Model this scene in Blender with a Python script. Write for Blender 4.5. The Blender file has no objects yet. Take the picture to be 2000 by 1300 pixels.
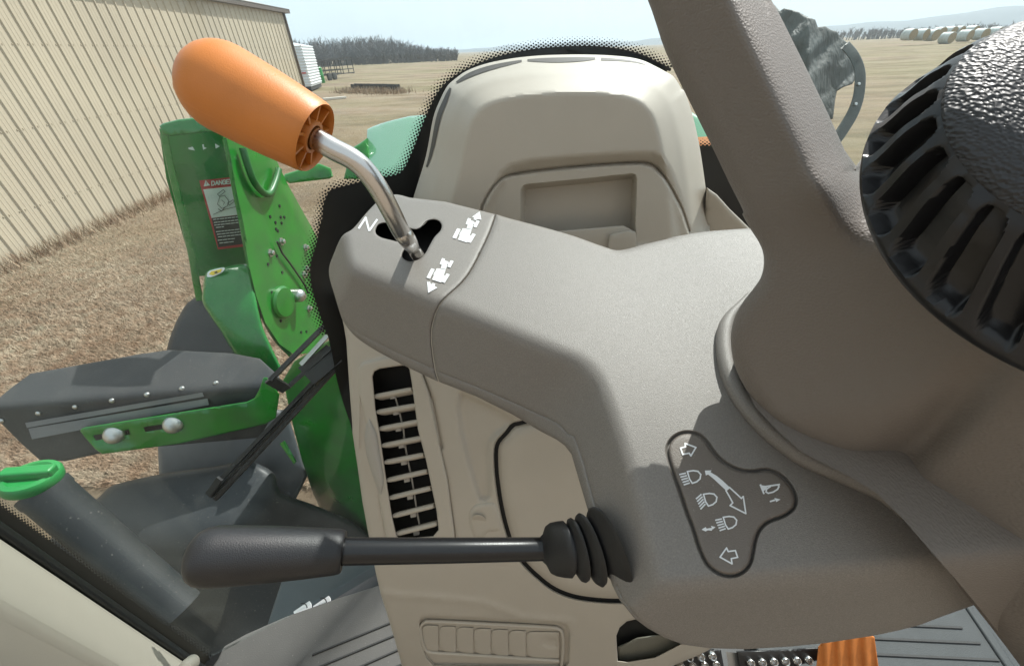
import bpy, bmesh, math, random
import numpy as np
from mathutils import Vector, Matrix, noise
from mathutils.geometry import delaunay_2d_cdt
random.seed(7); rng = np.random.default_rng(7)
sc = bpy.context.scene
COL = sc.collection
R_ = math.radians
# ---------------------------------------------------------------- camera frame
FPX = 780.0; HCAM = 2.2; PITCH = R_(35.3); ROLL = R_(2.3)
CAM = np.array([0., 0., HCAM])
Fw = np.array([0, math.cos(PITCH), -math.sin(PITCH)])
R0 = np.array([1., 0, 0]); U0 = np.array([0, math.sin(PITCH), math.cos(PITCH)])
Rt = math.cos(ROLL)*R0 - math.sin(ROLL)*U0
Up = math.sin(ROLL)*R0 + math.cos(ROLL)*U0
M3 = np.stack([Rt, Up, -Fw], 1)                 # camera axes -> world
def rays(p):
    p = np.asarray(p, float).reshape(-1, 2)
    return np.c_[(p[:, 0]-1000)/FPX, (650-p[:, 1])/FPX, -np.ones(len(p))]
def unproj(p, d):
    return CAM + (rays(p)*np.asarray(d, float).reshape(-1, 1)) @ M3.T
def P(x, y, d): return Vector(unproj([(x, y)], [d])[0])
def camv(v): return Vector(M3 @ np.array(v, float))
def dz(x, y, z):                                 # depth where the ray meets height z
    r = M3 @ rays([(x, y)])[0]; return (z-HCAM)/r[2]
def G(x, y, z=0.): return P(x, y, dz(x, y, z))
def project(pts):
    q = (np.asarray(pts, float)-CAM) @ M3
    return np.c_[1000+FPX*q[:, 0]/-q[:, 2], 650-FPX*q[:, 1]/-q[:, 2]]
def crop(ox, oy, s, pts): return [(ox+x/s, oy+y/s) for x, y in pts]
Z = 2000/700.
def c1(*p): return crop(0, 0, Z, p)
def c2(*p): return crop(650, 0, Z, p)
def c3(*p): return crop(1300, 0, Z, p)
def c4(*p): return crop(0, 420, Z, p)
def c5(*p): return crop(650, 420, Z, p)
def c6(*p): return crop(1300, 420, Z, p)
def d1(*p): return crop(0, 845, Z, p)
def d2(*p): return crop(650, 845, Z, p)
def d3(*p): return crop(1300, 845, Z, p)
def z4(*p): return crop(300, 220, 4.334, p)
def z5(*p): return crop(380, 480, 4.333, p)
def z7(*p): return crop(1280, 830, 4.193, p)
# ---------------------------------------------------------------- materials
def hexc(r, g, b):                               # sRGB 0-255 -> linear
    return tuple(((c/255)/12.92 if c/255 <= .04045 else ((c/255+.055)/1.055)**2.4) for c in (r, g, b)) + (1,)
MATS = {}
def mat(name, col, rough=.5, metal=0., bump=0., scale=200., coat=0., var=0., vscale=5., spec=.5, kind='noise', dirt=None, stretch=None, dist=.002, specks=0):
    m = bpy.data.materials.new(name); m.use_nodes = True
    nt = m.node_tree; b = nt.nodes['Principled BSDF']
    col = tuple(col[:3])+(1,)
    b.inputs['Base Color'].default_value = col
    b.inputs['Roughness'].default_value = rough; b.inputs['Metallic'].default_value = metal
    b.inputs['Specular IOR Level'].default_value = spec
    b.inputs['Coat Weight'].default_value = coat; b.inputs['Coat Roughness'].default_value = .08
    tc = nt.nodes.new('ShaderNodeTexCoord'); vec = tc.outputs['Object']
    if stretch:
        mp = nt.nodes.new('ShaderNodeMapping'); mp.inputs['Scale'].default_value = stretch
        nt.links.new(vec, mp.inputs['Vector']); vec = mp.outputs['Vector']
    if bump:
        if kind == 'voronoi':
            n = nt.nodes.new('ShaderNodeTexVoronoi'); n.feature = 'SMOOTH_F1'; n.inputs['Smoothness'].default_value = .6
            o = n.outputs['Distance']
        else:
            n = nt.nodes.new('ShaderNodeTexNoise'); n.inputs['Detail'].default_value = 3; o = n.outputs['Fac']
        n.inputs['Scale'].default_value = scale
        nt.links.new(vec, n.inputs['Vector'])
        bp = nt.nodes.new('ShaderNodeBump'); bp.inputs['Strength'].default_value = bump; bp.inputs['Distance'].default_value = dist
        nt.links.new(o, bp.inputs['Height']); nt.links.new(bp.outputs['Normal'], b.inputs['Normal'])
    if var:
        n = nt.nodes.new('ShaderNodeTexNoise'); n.inputs['Scale'].default_value = vscale; n.inputs['Detail'].default_value = 6
        nt.links.new(tc.outputs['Object'], n.inputs['Vector'])
        cr = nt.nodes.new('ShaderNodeValToRGB')
        cr.color_ramp.elements[0].position = .3; cr.color_ramp.elements[1].position = .72
        d = dirt or tuple(c*(1-var) for c in col[:3])
        cr.color_ramp.elements[0].color = tuple(d[:3])+(1,); cr.color_ramp.elements[1].color = col
        nt.links.new(n.outputs['Fac'], cr.inputs['Fac']); nt.links.new(cr.outputs['Color'], b.inputs['Base Color'])
        mr = nt.nodes.new('ShaderNodeMapRange'); mr.inputs['To Min'].default_value = min(1, rough*1.25); mr.inputs['To Max'].default_value = rough*.85
        nt.links.new(n.outputs['Fac'], mr.inputs['Value']); nt.links.new(mr.outputs['Result'], b.inputs['Roughness'])
    if specks:                                   # settled dust: small pale flecks with a shape of their own
        n = nt.nodes.new('ShaderNodeTexNoise'); n.inputs['Scale'].default_value = specks; n.inputs['Detail'].default_value = 2
        nt.links.new(tc.outputs['Object'], n.inputs['Vector'])
        n2 = nt.nodes.new('ShaderNodeTexNoise'); n2.inputs['Scale'].default_value = 9; n2.inputs['Detail'].default_value = 4
        nt.links.new(tc.outputs['Object'], n2.inputs['Vector'])
        r1 = nt.nodes.new('ShaderNodeMapRange'); r1.inputs['From Min'].default_value = .67; r1.inputs['From Max'].default_value = .76; r1.inputs['To Max'].default_value = .30
        r2 = nt.nodes.new('ShaderNodeMapRange'); r2.inputs['From Min'].default_value = .5; r2.inputs['From Max'].default_value = .8; r2.inputs['To Max'].default_value = .045
        nt.links.new(n.outputs['Fac'], r1.inputs['Value']); nt.links.new(n2.outputs['Fac'], r2.inputs['Value'])
        ad = nt.nodes.new('ShaderNodeMath'); ad.operation = 'ADD'; nt.links.new(r1.outputs[0], ad.inputs[0]); nt.links.new(r2.outputs[0], ad.inputs[1])
        mx = nt.nodes.new('ShaderNodeMixRGB'); mx.inputs['Color2'].default_value = (.36, .33, .29, 1); nt.links.new(ad.outputs[0], mx.inputs['Fac'])
        src = b.inputs['Base Color'].links[0].from_socket if b.inputs['Base Color'].links else None
        if src: nt.links.new(src, mx.inputs['Color1'])
        else: mx.inputs['Color1'].default_value = col
        nt.links.new(mx.outputs['Color'], b.inputs['Base Color'])
    MATS[name] = m
    return m
taupe = mat('taupe_plastic', (.205, .186, .168), .44, bump=.5, scale=1800, var=.26, vscale=1200, dist=.0007, specks=700)
taupe_dark = mat('taupe_panel', (.145, .122, .104), .45, bump=.5, scale=1500, var=.08, vscale=40, dist=.0007, specks=600)
leather = mat('taupe_leather', (.150, .129, .113), .55, spec=.35, bump=.24, scale=1150, kind='voronoi', dist=.0013, stretch=(1, .55, 1))
beige = mat('beige_plastic', (.425, .384, .325), .5, bump=.35, scale=800, var=.05, vscale=14, dist=.0008)
beige_light = mat('beige_pillar', (.44, .41, .345), .5, bump=.25, scale=700, var=.05, vscale=8, dist=.0008)
orange = mat('orange_plastic', (.54, .175, .026), .42, bump=.16, scale=1300, var=.12, vscale=40, dist=.0008)
orange_pedal = mat('orange_rubber', (.60, .19, .035), .55, bump=.4, scale=500, var=.25, vscale=60, dist=.001)
steel = mat('brushed_steel', (.56, .54, .52), .24, metal=1., bump=.08, scale=500, stretch=(8, 1, 1), dist=.0006)
zinc = mat('zinc_bolt', (.52, .52, .50), .36, metal=1., bump=.25, scale=160, dist=.001)
blackp = mat('black_plastic', (.016, .016, .017), .38, bump=.4, scale=800, dist=.0008)
blackg = mat('black_gloss_paint', (.009, .009, .010), .26, spec=.4, bump=.08, scale=900, dist=.0006)
knobp = mat('black_satin_plastic', (.011, .011, .012), .3, spec=.35, bump=.1, scale=700, dist=.0006)
knobl = mat('black_leather', (.012, .012, .014), .5, bump=.45, scale=1150, kind='voronoi', dist=.0013, stretch=(1, .6, 1))
rubber = mat('black_rubber', (.009, .009, .010), .55, bump=.15, scale=400, dist=.0008)
seal = mat('rubber_seal', (.010, .012, .012), .5, bump=.15, scale=200, dist=.001)
frit_m = mat('black_ceramic', (.006, .007, .008), .35)
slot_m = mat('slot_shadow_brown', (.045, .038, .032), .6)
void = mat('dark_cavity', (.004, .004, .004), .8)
white = mat('white_print', (.68, .69, .70), .5)
green = mat('green_paint', (.005, .205, .012), .28, coat=.45, spec=.4, var=.25, vscale=9, dirt=(.016, .13, .02), bump=.05, scale=60, dist=.002)
green_in = mat('green_paint_inside', (.007, .19, .026), .26, coat=.5, spec=.4, var=.3, vscale=9, bump=.08, scale=60, dist=.002)
green_cap = mat('green_cap_plastic', (.010, .20, .04), .4, bump=.1, scale=300, dist=.001)
hood_m = mat('green_sky_sheen', (.13, .33, .19), .12, coat=1., spec=.8)  # base green paled so the sky's reflection is partly in the colour
fender_m = mat('black_moulded_plastic', (.022, .024, .027), .52, bump=.4, scale=300, var=.3, vscale=6, dirt=(.034, .034, .034), dist=.0015, specks=160)
tank_m = mat('tank_plastic', (.016, .019, .022), .45, bump=.3, scale=250, var=.3, vscale=4, dirt=(.028, .031, .034), dist=.0015, specks=120)
strip_m = mat('grey_metal_strip', (.20, .205, .215), .5, var=.15, vscale=10)
step_m = mat('grey_side_panel', (.10, .125, .14), .5, bump=.3, scale=250, var=.2, vscale=8, dist=.001)
matt_m = mat('grey_floor_mat', (.105, .098, .093), .6, bump=.5, scale=420, var=.18, vscale=7, dist=.001, specks=200)
red_m = mat('decal_red', (.50, .04, .045), .4)
decal_w = mat('decal_white', (.74, .76, .77), .4)
decal_k = mat('decal_black', (.02, .025, .025), .4)
yellow = mat('decal_yellow', (.75, .55, .03), .4)
grip_k = mat('black_soft_grip', (.012, .012, .0135), .42, bump=.3, scale=1500, var=.2, vscale=50, dist=.0006)
tyre_m = mat('tyre_rubber', (.028, .029, .031), .7, bump=.4, scale=60, var=.3, vscale=10, dirt=(.07, .066, .06), dist=.004)
wrap_m = mat('crumpled_grey_cover', (.085, .098, .095), .62, bump=.4, scale=30, var=.35, vscale=14, dist=.02, stretch=(2, 1, .6))
black_steel = mat('black_steel', (.03, .03, .032), .5, var=.2, vscale=10)

def glass_material():
    m = bpy.data.materials.new('windscreen_glass'); m.use_nodes = True
    nt = m.node_tree; nt.nodes.clear()
    out = nt.nodes.new('ShaderNodeOutputMaterial'); mx = nt.nodes.new('ShaderNodeMixShader')
    tr = nt.nodes.new('ShaderNodeBsdfTransparent'); tr.inputs['Color'].default_value = (.955, .985, .98, 1)
    gl = nt.nodes.new('ShaderNodeBsdfGlossy'); gl.inputs['Roughness'].default_value = .02
    lw = nt.nodes.new('ShaderNodeLayerWeight'); lw.inputs['Blend'].default_value = .5
    pw = nt.nodes.new('ShaderNodeMath'); pw.operation = 'POWER'; pw.inputs[1].default_value = 5
    ml = nt.nodes.new('ShaderNodeMath'); ml.operation = 'MULTIPLY_ADD'; ml.inputs[1].default_value = .9; ml.inputs[2].default_value = .02
    nt.links.new(lw.outputs['Facing'], pw.inputs[0]); nt.links.new(pw.outputs[0], ml.inputs[0])
    nt.links.new(ml.outputs[0], mx.inputs[0]); nt.links.new(tr.outputs[0], mx.inputs[1]); nt.links.new(gl.outputs[0], mx.inputs[2])
    # dusty smears: a thin film of dust that scatters a little light
    df = nt.nodes.new('ShaderNodeBsdfDiffuse'); df.inputs['Color'].default_value = (.6, .64, .64, 1)
    tl = nt.nodes.new('ShaderNodeBsdfTranslucent'); tl.inputs['Color'].default_value = (.6, .64, .64, 1)
    ad = nt.nodes.new('ShaderNodeMixShader'); ad.inputs[0].default_value = .5
    nt.links.new(df.outputs[0], ad.inputs[1]); nt.links.new(tl.outputs[0], ad.inputs[2])
    tc = nt.nodes.new('ShaderNodeTexCoord'); n = nt.nodes.new('ShaderNodeTexNoise'); n.inputs['Scale'].default_value = 6; n.inputs['Detail'].default_value = 5
    n.inputs['Distortion'].default_value = 1.2
    nt.links.new(tc.outputs['Object'], n.inputs['Vector'])
    mr = nt.nodes.new('ShaderNodeMapRange'); mr.inputs['From Min'].default_value = .42; mr.inputs['From Max'].default_value = .75
    mr.inputs['To Min'].default_value = .002; mr.inputs['To Max'].default_value = .024
    nt.links.new(n.outputs['Fac'], mr.inputs['Value'])
    m2 = nt.nodes.new('ShaderNodeMixShader'); nt.links.new(mr.outputs[0], m2.inputs[0])
    nt.links.new(mx.outputs[0], m2.inputs[1]); nt.links.new(ad.outputs[0], m2.inputs[2])
    nt.links.new(m2.outputs[0], out.inputs[0])
    return m
glass_m = glass_material()
# ---------------------------------------------------------------- object helpers
def link(name, verts, faces, m, parent=None, smooth=True, angle=38):
    me = bpy.data.meshes.new(name)
    me.from_pydata([tuple(v) for v in verts], [], [tuple(f) for f in faces]); me.validate()
    bm = bmesh.new(); bm.from_mesh(me); bmesh.ops.recalc_face_normals(bm, faces=bm.faces); bm.to_mesh(me); bm.free()
    if smooth:
        me.shade_smooth(); me.set_sharp_from_angle(angle=R_(angle))
    if isinstance(m, (list, tuple)):
        for q in m: me.materials.append(q)
    else: me.materials.append(m)
    o = bpy.data.objects.new(name, me); COL.objects.link(o)
    if parent is not None: attach(o, parent)
    return o
def rootmat(o):
    return o.matrix_parent_inverse.inverted() if False else WM.get(o, Matrix.Identity(4))
WM = {}
def attach(o, parent):
    o.parent = parent; o.matrix_parent_inverse = WM.get(parent, Matrix.Identity(4)).inverted()
def thing(name, label, cat, loc, group=None):
    o = bpy.data.objects.new(name, None); COL.objects.link(o); o.location = loc
    o.empty_display_size = .05
    WM[o] = Matrix.Translation(Vector(loc))
    o['label'] = label; o['category'] = cat
    if group: o['group'] = group
    return o
def tag(o, label, cat, group=None):
    o['label'] = label; o['category'] = cat
    if group: o['group'] = group
    return o
def structure(o, kind='structure'): o['kind'] = kind; return o
class MB:
    def __init__(s): s.v = []; s.f = []
    def add(s, v, f):
        b = len(s.v); s.v += [tuple(q) for q in v]; s.f += [tuple(b+i for i in q) for q in f]
    def box(s, c, ax, ay, az):                   # centre and three half-axes
        c, ax, ay, az = map(Vector, (c, ax, ay, az)); v = []
        for i in (-1, 1):
            for j in (-1, 1):
                for k in (-1, 1): v.append(c+ax*i+ay*j+az*k)
        s.add(v, [(0, 1, 3, 2), (4, 6, 7, 5), (0, 4, 5, 1), (2, 3, 7, 6), (0, 2, 6, 4), (1, 5, 7, 3)])
    def bar(s, a, b, w, h, up=(0, 0, 1)):
        a, b = Vector(a), Vector(b); d = (b-a); u = Vector(up); x = d.cross(u)
        if x.length < 1e-6: x = d.cross(Vector((1, 0, 0)))
        x.normalize(); y = x.cross(d).normalized()
        s.box((a+b)/2, d/2, x*w/2, y*h/2)
    def tube(s, pts, r, n=16, cap=True):
        pts = [Vector(p) for p in pts]; N = len(pts)
        rr = r if isinstance(r, (list, tuple, np.ndarray)) else [r]*N
        t0 = (pts[1]-pts[0]).normalized(); u = t0.orthogonal().normalized(); v = []; f = []
        for i, p in enumerate(pts):
            t = (pts[min(i+1, N-1)]-pts[max(i-1, 0)]).normalized()
            u = (u-t*u.dot(t)).normalized(); w = t.cross(u)
            for k in range(n):
                a = 2*math.pi*k/n; v.append(p+(u*math.cos(a)+w*math.sin(a))*rr[i])
        for i in range(N-1):
            for k in range(n):
                k2 = (k+1) % n; f.append((i*n+k, i*n+k2, (i+1)*n+k2, (i+1)*n+k))
        if cap: f.append(tuple(range(n))[::-1]); f.append(tuple((N-1)*n+k for k in range(n)))
        s.add(v, f)
    def lathe(s, o, axis, prof, n=32, sx=1., xdir=None, cap=True):  # prof: (h, r [,shift])
        o = Vector(o); a = Vector(axis).normalized()
        u = (Vector(xdir)-a*Vector(xdir).dot(a)).normalized() if xdir is not None else a.orthogonal().normalized()
        w = a.cross(u); v = []; f = []; N = len(prof)
        for q in prof:
            for k in range(n):
                t = 2*math.pi*k/n; v.append(o+a*q[0]+(u*math.cos(t)*sx+w*math.sin(t))*max(q[1], 1e-5))
        for i in range(N-1):
            for k in range(n):
                k2 = (k+1) % n; f.append((i*n+k, i*n+k2, (i+1)*n+k2, (i+1)*n+k))
        if cap: f.append(tuple(range(n))[::-1]); f.append(tuple((N-1)*n+k for k in range(n)))
        s.add(v, f)
    def build(s, name, m, parent=None, smooth=True, angle=38): return link(name, s.v, s.f, m, parent, smooth, angle)
def catmull(p, per=8, closed=False):
    p = [np.array(q, float) for q in p]; n = len(p); out = []
    rngi = range(n if closed else n-1)
    for i in rngi:
        if closed: a, b, c, d = p[i-1], p[i], p[(i+1) % n], p[(i+2) % n]
        else: a, b, c, d = p[max(i-1, 0)], p[i], p[i+1], p[min(i+2, n-1)]
        for k in range(per):
            t = k/per
            out.append(.5*((2*b)+(-a+c)*t+(2*a-5*b+4*c-d)*t*t+(-a+3*b-3*c+d)*t**3))
    if not closed: out.append(p[-1])
    return [tuple(q) for q in out]
def resample(p, step, closed=True):
    p = [np.array(q, float) for q in p]; out = []; n = len(p)
    for i in range(n if closed else n-1):
        a, b = p[i], p[(i+1) % n]; L = np.linalg.norm(b-a); k = max(1, int(math.ceil(L/step)))
        for j in range(k): out.append(a+(b-a)*j/k)
    if not closed: out.append(p[-1])
    return np.array(out)
def inside(pts, poly):
    x, y = pts[:, 0], pts[:, 1]; r = np.zeros(len(pts), bool); q = np.asarray(poly, float); n = len(q)
    for i in range(n):
        x1, y1 = q[i-1]; x2, y2 = q[i]
        c = ((y1 > y) != (y2 > y))
        with np.errstate(divide='ignore', invalid='ignore'):
            xi = (x2-x1)*(y-y1)/(y2-y1)+x1
        r ^= c & (x < xi)
    return r
def pdist(pts, poly, closed=True):
    q = np.asarray(poly, float); n = len(q); best = np.full(len(pts), 1e9)
    for i in range(n if closed else n-1):
        a = q[i]; b = q[(i+1) % n]; ab = b-a; L = ab@ab
        if L < 1e-9: continue
        t = np.clip(((pts-a)@ab)/L, 0, 1)
        e = pts-a-t[:, None]*ab
        best = np.minimum(best, np.hypot(e[:, 0], e[:, 1]))
    return best
def sdist(pts, poly):                            # + inside
    return pdist(pts, poly)*np.where(inside(pts, poly), 1, -1)
# inverse-depth planes
class Pl:
    def __init__(s, p3=None, p=None, n=None):
        if p3: q = np.array([rays([(a, b)])[0]*d for a, b, d in p3]); s.n = np.cross(q[1]-q[0], q[2]-q[0]); s.k = s.n@q[0]
        else: s.n = np.array(n, float); s.k = s.n@(rays([p[:2]])[0]*p[2])
    def w(s, x, y): return (s.n[0]*(x-1000)/FPX+s.n[1]*(650-y)/FPX-s.n[2])/s.k
    def d(s, x, y): return 1/s.w(x, y)
def smin(a, b, k):
    h = np.clip(.5+.5*(b-a)/k, 0, 1); return b*(1-h)+a*h-k*h*(1-h)
def smax(a, b, k): return -smin(-a, -b, k)
def sstep(a, b, x):
    t = np.clip((x-a)/(b-a), 0, 1); return t*t*(3-2*t)
def relief(name, outline, dfun, thick, m, parent=None, step=8, rnd=0, holes=(), lines=(), pockets=(), steps=(), back=True, angle=38, rndmask=None, hole_rnd=3, hole_depth=None):
    """a solid whose front follows dfun(x,y); outline in photo pixels, real depth in metres"""
    O = resample(outline, step); loops = [O]+[resample(h, min(step, 4)) for h in holes]
    x0, y0 = O.min(0); x1, y1 = O.max(0)
    gx, gy = np.meshgrid(np.arange(x0, x1, step), np.arange(y0, y1, step*.87)); gx = gx+(np.arange(gx.shape[0])[:, None] % 2)*step*.5
    pts = [np.c_[gx.ravel(), gy.ravel()]]
    fine = []
    if rnd:
        nrm = np.roll(O, -1, 0)-np.roll(O, 1, 0); nrm = np.c_[-nrm[:, 1], nrm[:, 0]]; nrm /= np.linalg.norm(nrm, axis=1)[:, None]+1e-9
        area = .5*np.sum(O[:, 0]*np.roll(O[:, 1], -1)-np.roll(O[:, 0], -1)*O[:, 1]); sg = 1 if area > 0 else -1
        for q in (.06, .16, .32, .55, .85): fine.append(O+nrm*sg*rnd*q)
    for h in loops[1:]:
        n2 = np.roll(h, -1, 0)-np.roll(h, 1, 0); n2 = np.c_[-n2[:, 1], n2[:, 0]]; n2 /= np.linalg.norm(n2, axis=1)[:, None]+1e-9
        a2 = .5*np.sum(h[:, 0]*np.roll(h[:, 1], -1)-np.roll(h[:, 0], -1)*h[:, 1]); s2 = -1 if a2 > 0 else 1
        for q in (.3, .7, 1.2): fine.append(h+n2*s2*hole_rnd*q)
    for ln, hw, dep in lines:
        L = resample(ln, min(step, 5), closed=False); t = np.gradient(L, axis=0); t = np.c_[-t[:, 1], t[:, 0]]; t /= np.linalg.norm(t, axis=1)[:, None]+1e-9
        for q in (-2, -1, 0, 1, 2): fine.append(L+t*hw*q)
    for pk in pockets:
        L = resample(pk[0], min(step, 5)); t = np.roll(L, -1, 0)-np.roll(L, 1, 0); t = np.c_[-t[:, 1], t[:, 0]]; t /= np.linalg.norm(t, axis=1)[:, None]+1e-9
        a2 = .5*np.sum(L[:, 0]*np.roll(L[:, 1], -1)-np.roll(L[:, 0], -1)*L[:, 1]); s2 = 1 if a2 > 0 else -1
        for q in (-.1, .25, .5, .75, 1.1): fine.append(L+t*s2*pk[2]*q)
    allp = pts[0]
    if fine:
        Fp = np.concatenate(fine); key = np.round(Fp/1.3).astype(int); _, ui = np.unique(key, axis=0, return_index=True); Fp = Fp[ui]
        cell = set(map(tuple, np.round(Fp/(step*.5)).astype(int)))
        keep = np.array([tuple(k) not in cell for k in np.round(allp/(step*.5)).astype(int)])
        allp = np.concatenate([allp[keep], Fp])
    ok = inside(allp, O) & (pdist(allp, O) > (min(.35*step, .05*rnd) if rnd else .35*step))
    for h in loops[1:]: ok &= ~inside(allp, h) & (pdist(allp, h) > .6)
    allp = allp[ok]
    V = []; E = []
    for L in loops:
        b = len(V); V += [Vector((float(a), float(c))) for a, c in L]; n = len(L); E += [(b+i, b+(i+1) % n) for i in range(n)]
    V += [Vector((float(a), float(c))) for a, c in allp]
    r = delaunay_2d_cdt(V, E, [], 0, 1e-4)
    ov = np.array([tuple(v) for v in r[0]]); tri = [tuple(t) for t in r[2]]
    cen = np.array([ov[list(t)].mean(0) for t in tri]); ok = inside(cen, O)
    for h in loops[1:]: ok &= ~inside(cen, h)
    tri = [t for t, k in zip(tri, ok) if k]
    def depth(q):
        d = np.asarray(dfun(q[:, 0], q[:, 1]), float)*np.ones(len(q))
        if rnd:
            s = np.clip(pdist(q, O), 0, rnd); e = 1-np.sqrt(np.clip(1-((rnd-s)/rnd)**2, 0, 1))
            if rndmask is not None: e = e*rndmask(q[:, 0], q[:, 1])
            d = d+e*rnd*d/FPX
        for h in loops[1:]:
            s = np.clip(pdist(q, h), 0, hole_rnd); d = d+(1-np.sqrt(np.clip(1-((hole_rnd-s)/hole_rnd)**2, 0, 1)))*hole_rnd*d/FPX
        for ln, hw, dep in lines: d = d+dep*np.exp(-(pdist(q, ln, False)/hw)**2)
        for pk in pockets: d = d+pk[1]*sstep(0, pk[2], sdist(q, pk[0]))
        return d
    dd = depth(ov)
    vs = [tuple(v) for v in unproj(ov, dd)]; fs = list(tri)
    used = {}
    for t in tri:
        for i in range(3):
            e = (t[i], t[(i+1) % 3]); used[e] = used.get(e, 0)+1
    if back and thick:
        bedge = [e for e in used if (e[1], e[0]) not in used]
        bi = {}
        hs = loops[1:]
        for e in bedge:
            for i in e:
                if i not in bi:
                    q = ov[i]; th = thick
                    if hole_depth and any(pdist(q[None], h)[0] < .5 for h in hs): th = hole_depth
                    bi[i] = len(vs); vs.append(tuple(unproj([q], [dd[i]+th])[0]))
        for a, b in bedge: fs.append((b, a, bi[a], bi[b]))
        # flat back closing the solid
        nx = {a: b for a, b in bedge}; start = min((i for i in nx), key=lambda i: ov[i][0]); loop = [start]
        while nx[loop[-1]] != start and len(loop) < 20000: loop.append(nx[loop[-1]])
        if not holes: fs.append(tuple(bi[i] for i in loop)[::-1])
    return link(name, vs, fs, m, parent, True, angle)
def flat(name, poly, dfun, thick, m, parent=None, step=40, rnd=0, **k): return relief(name, poly, dfun, thick, m, parent, step, rnd, **k)
def lift_poly(polys, dfun, lift, thick):         # several small flat pieces lying on a surface -> verts/faces
    mb = MB()
    for j, p in enumerate(polys):
        q = np.array(p, float); d = np.asarray(dfun(q[:, 0], q[:, 1]), float)*np.ones(len(q))
        a = unproj(q, d-lift-j*2e-5); b = unproj(q, d-lift+thick); n = len(q)
        mb.add(list(a)+list(b), [tuple(range(n)), tuple(range(2*n-1, n-1, -1))]+[(i, (i+1) % n, n+(i+1) % n, n+i) for i in range(n)])
    return mb
def stroke(pts, w, closed=False):                # polyline -> quads in photo pixels
    p = [np.array(q, float) for q in pts]; out = []
    if closed: p = p+[p[0]]
    for a, b in zip(p[:-1], p[1:]):
        t = b-a; L = np.linalg.norm(t)
        if L < 1e-6: continue
        t = t/L; n = np.array([-t[1], t[0]])*w/2; a2 = a-t*w*.35; b2 = b+t*w*.35
        out.append([tuple(a2+n), tuple(b2+n), tuple(b2-n), tuple(a2-n)])
    return out

bounce_m = mat('beige_bounce', (.37, .315, .255), .7, bump=.2, scale=300)  # warm beige chosen for the light the added rear wall bounces
# ================================================================ steering column shroud
A = Pl(p=(1100, 580, .33), n=(-.05, .74, .67))
Gp = Pl(p3=[(1225, 487, float(A.d(1225, 487))), (1320, 610, float(A.d(1320, 610))), (1440, 500, float(A.d(1440, 500))-.022)])
Cp = Pl(p=(1345, 760, float(A.d(1345, 760))), n=(-.16, .55, .82))
Bp = Pl(p3=[(671, 507, float(A.d(671, 507))), (1245, 731, float(A.d(1245, 731))), (850, 725, float(A.d(850, 585))+.034)])
Dp = Pl(p3=[(1195, 780, float(Cp.d(1195, 780))), (1285, 1120, float(Cp.d(1285, 1120))), (1125, 930, float(Cp.d(1230, 930))+.045)])
Ep = Pl(p3=[(1290, 1150, float(Cp.d(1290, 1150))), (1800, 1105, float(Cp.d(1800, 1105))), (1500, 1264, float(Cp.d(1500, 1140))+.035)])
Lp = Pl(p=(688, 520, float(A.d(688, 520))), n=(-.80, .15, .58))
Tp = Pl(p3=[(800, 398, float(A.d(800, 398))), (1150, 480, float(A.d(1150, 480))), (960, 418, float(A.d(960, 450))+.03)])
def w_shroud(x, y):
    k = smax(A.w(x, y), Gp.w(x, y), .10)
    k = smin(k, Cp.w(x, y), .40)
    bd = smax(Bp.w(x, y), Dp.w(x, y), .24)
    k = smin(k, bd, .12)
    k = smin(k, Ep.w(x, y), .25)
    k = smin(k, Lp.w(x, y), .16)
    return k
def d_shroud(x, y): return 1/w_shroud(np.asarray(x, float), np.asarray(y, float))
root = thing('steering_column', 'taupe moulded steering column shroud with reverser arm reaching left and a three lobed symbol panel', 'steering column', P(1500, 1150, .5))
top_edge = c5((915, 0), (1290, 100), (1500, 172), (1600, 196), (1750, 160), (1900, 125))+c6((0, 130), (200, 95), (400, 78), (470, 75))
cap_left = c5((420, 850), (250, 760), (130, 680), (62, 598), (38, 540), (8, 440), (-18, 350), (-20, 290), (2, 225), (50, 120))+[(690, 446), (712, 420), (734, 397), (755, 384), (775, 380), (800, 386)]
skirt = c5((590, 925), (800, 1010), (1000, 1110), (1150, 1200), (1250, 1252), (1295, 1285))+d2((1332, 120), (1370, 250), (1420, 420), (1490, 640), (1560, 850), (1600, 930), (1680, 1030), (1760, 1090), (1850, 1140))
bottom = d3((100, 1180), (250, 1200), (450, 1205), (700, 1190), (900, 1170), (1160, 1130), (1300, 1100), (1420, 1070), (1550, 1020), (1720, 960))
seam_v = c5((910, -4), (860, 130), (750, 340), (620, 470), (580, 535), (556, 610), (550, 680), (556, 760), (573, 870), (592, 930))
# arm cap (left of the vertical seam)
cap_out = catmull(cap_left[::1], 5)+[tuple(q) for q in [(870, 394)]]+[(q[0]-.8, q[1]) for q in catmull(seam_v, 5)]
gate = c5((238, 92), (244, 68), (262, 50), (300, 44), (360, 58), (420, 72), (462, 80), (492, 68), (522, 36), (560, 25), (592, 34), (607, 58), (600, 88), (568, 122), (540, 170), (517, 212), (482, 246), (432, 259), (398, 246), (386, 222), (398, 195), (406, 172), (384, 156), (330, 141), (275, 127), (246, 110))
seam_low = c5((60, 598), (160, 668), (350, 762), (570, 862))
cap = relief('arm_cap', cap_out, lambda x, y: d_shroud(x, y)+.0006, .05, taupe, root, 7, 9, holes=[catmull(gate, 3, True)], lines=[(seam_low, 2.0, .0012)], hole_rnd=5, hole_depth=.06)
gx = np.array(gate); gc = gx.mean(0)
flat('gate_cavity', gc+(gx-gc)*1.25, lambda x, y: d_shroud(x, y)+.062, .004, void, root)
body_out = [(q[0]+.9, q[1]) for q in catmull(seam_v, 5)][::-1]+catmull(top_edge, 5)[1:]+[(1560, 440), (1640, 520), (1740, 700), (1850, 950), (1915, 1130)]+bottom[::-1]+skirt[::-1][:-1]
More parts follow.
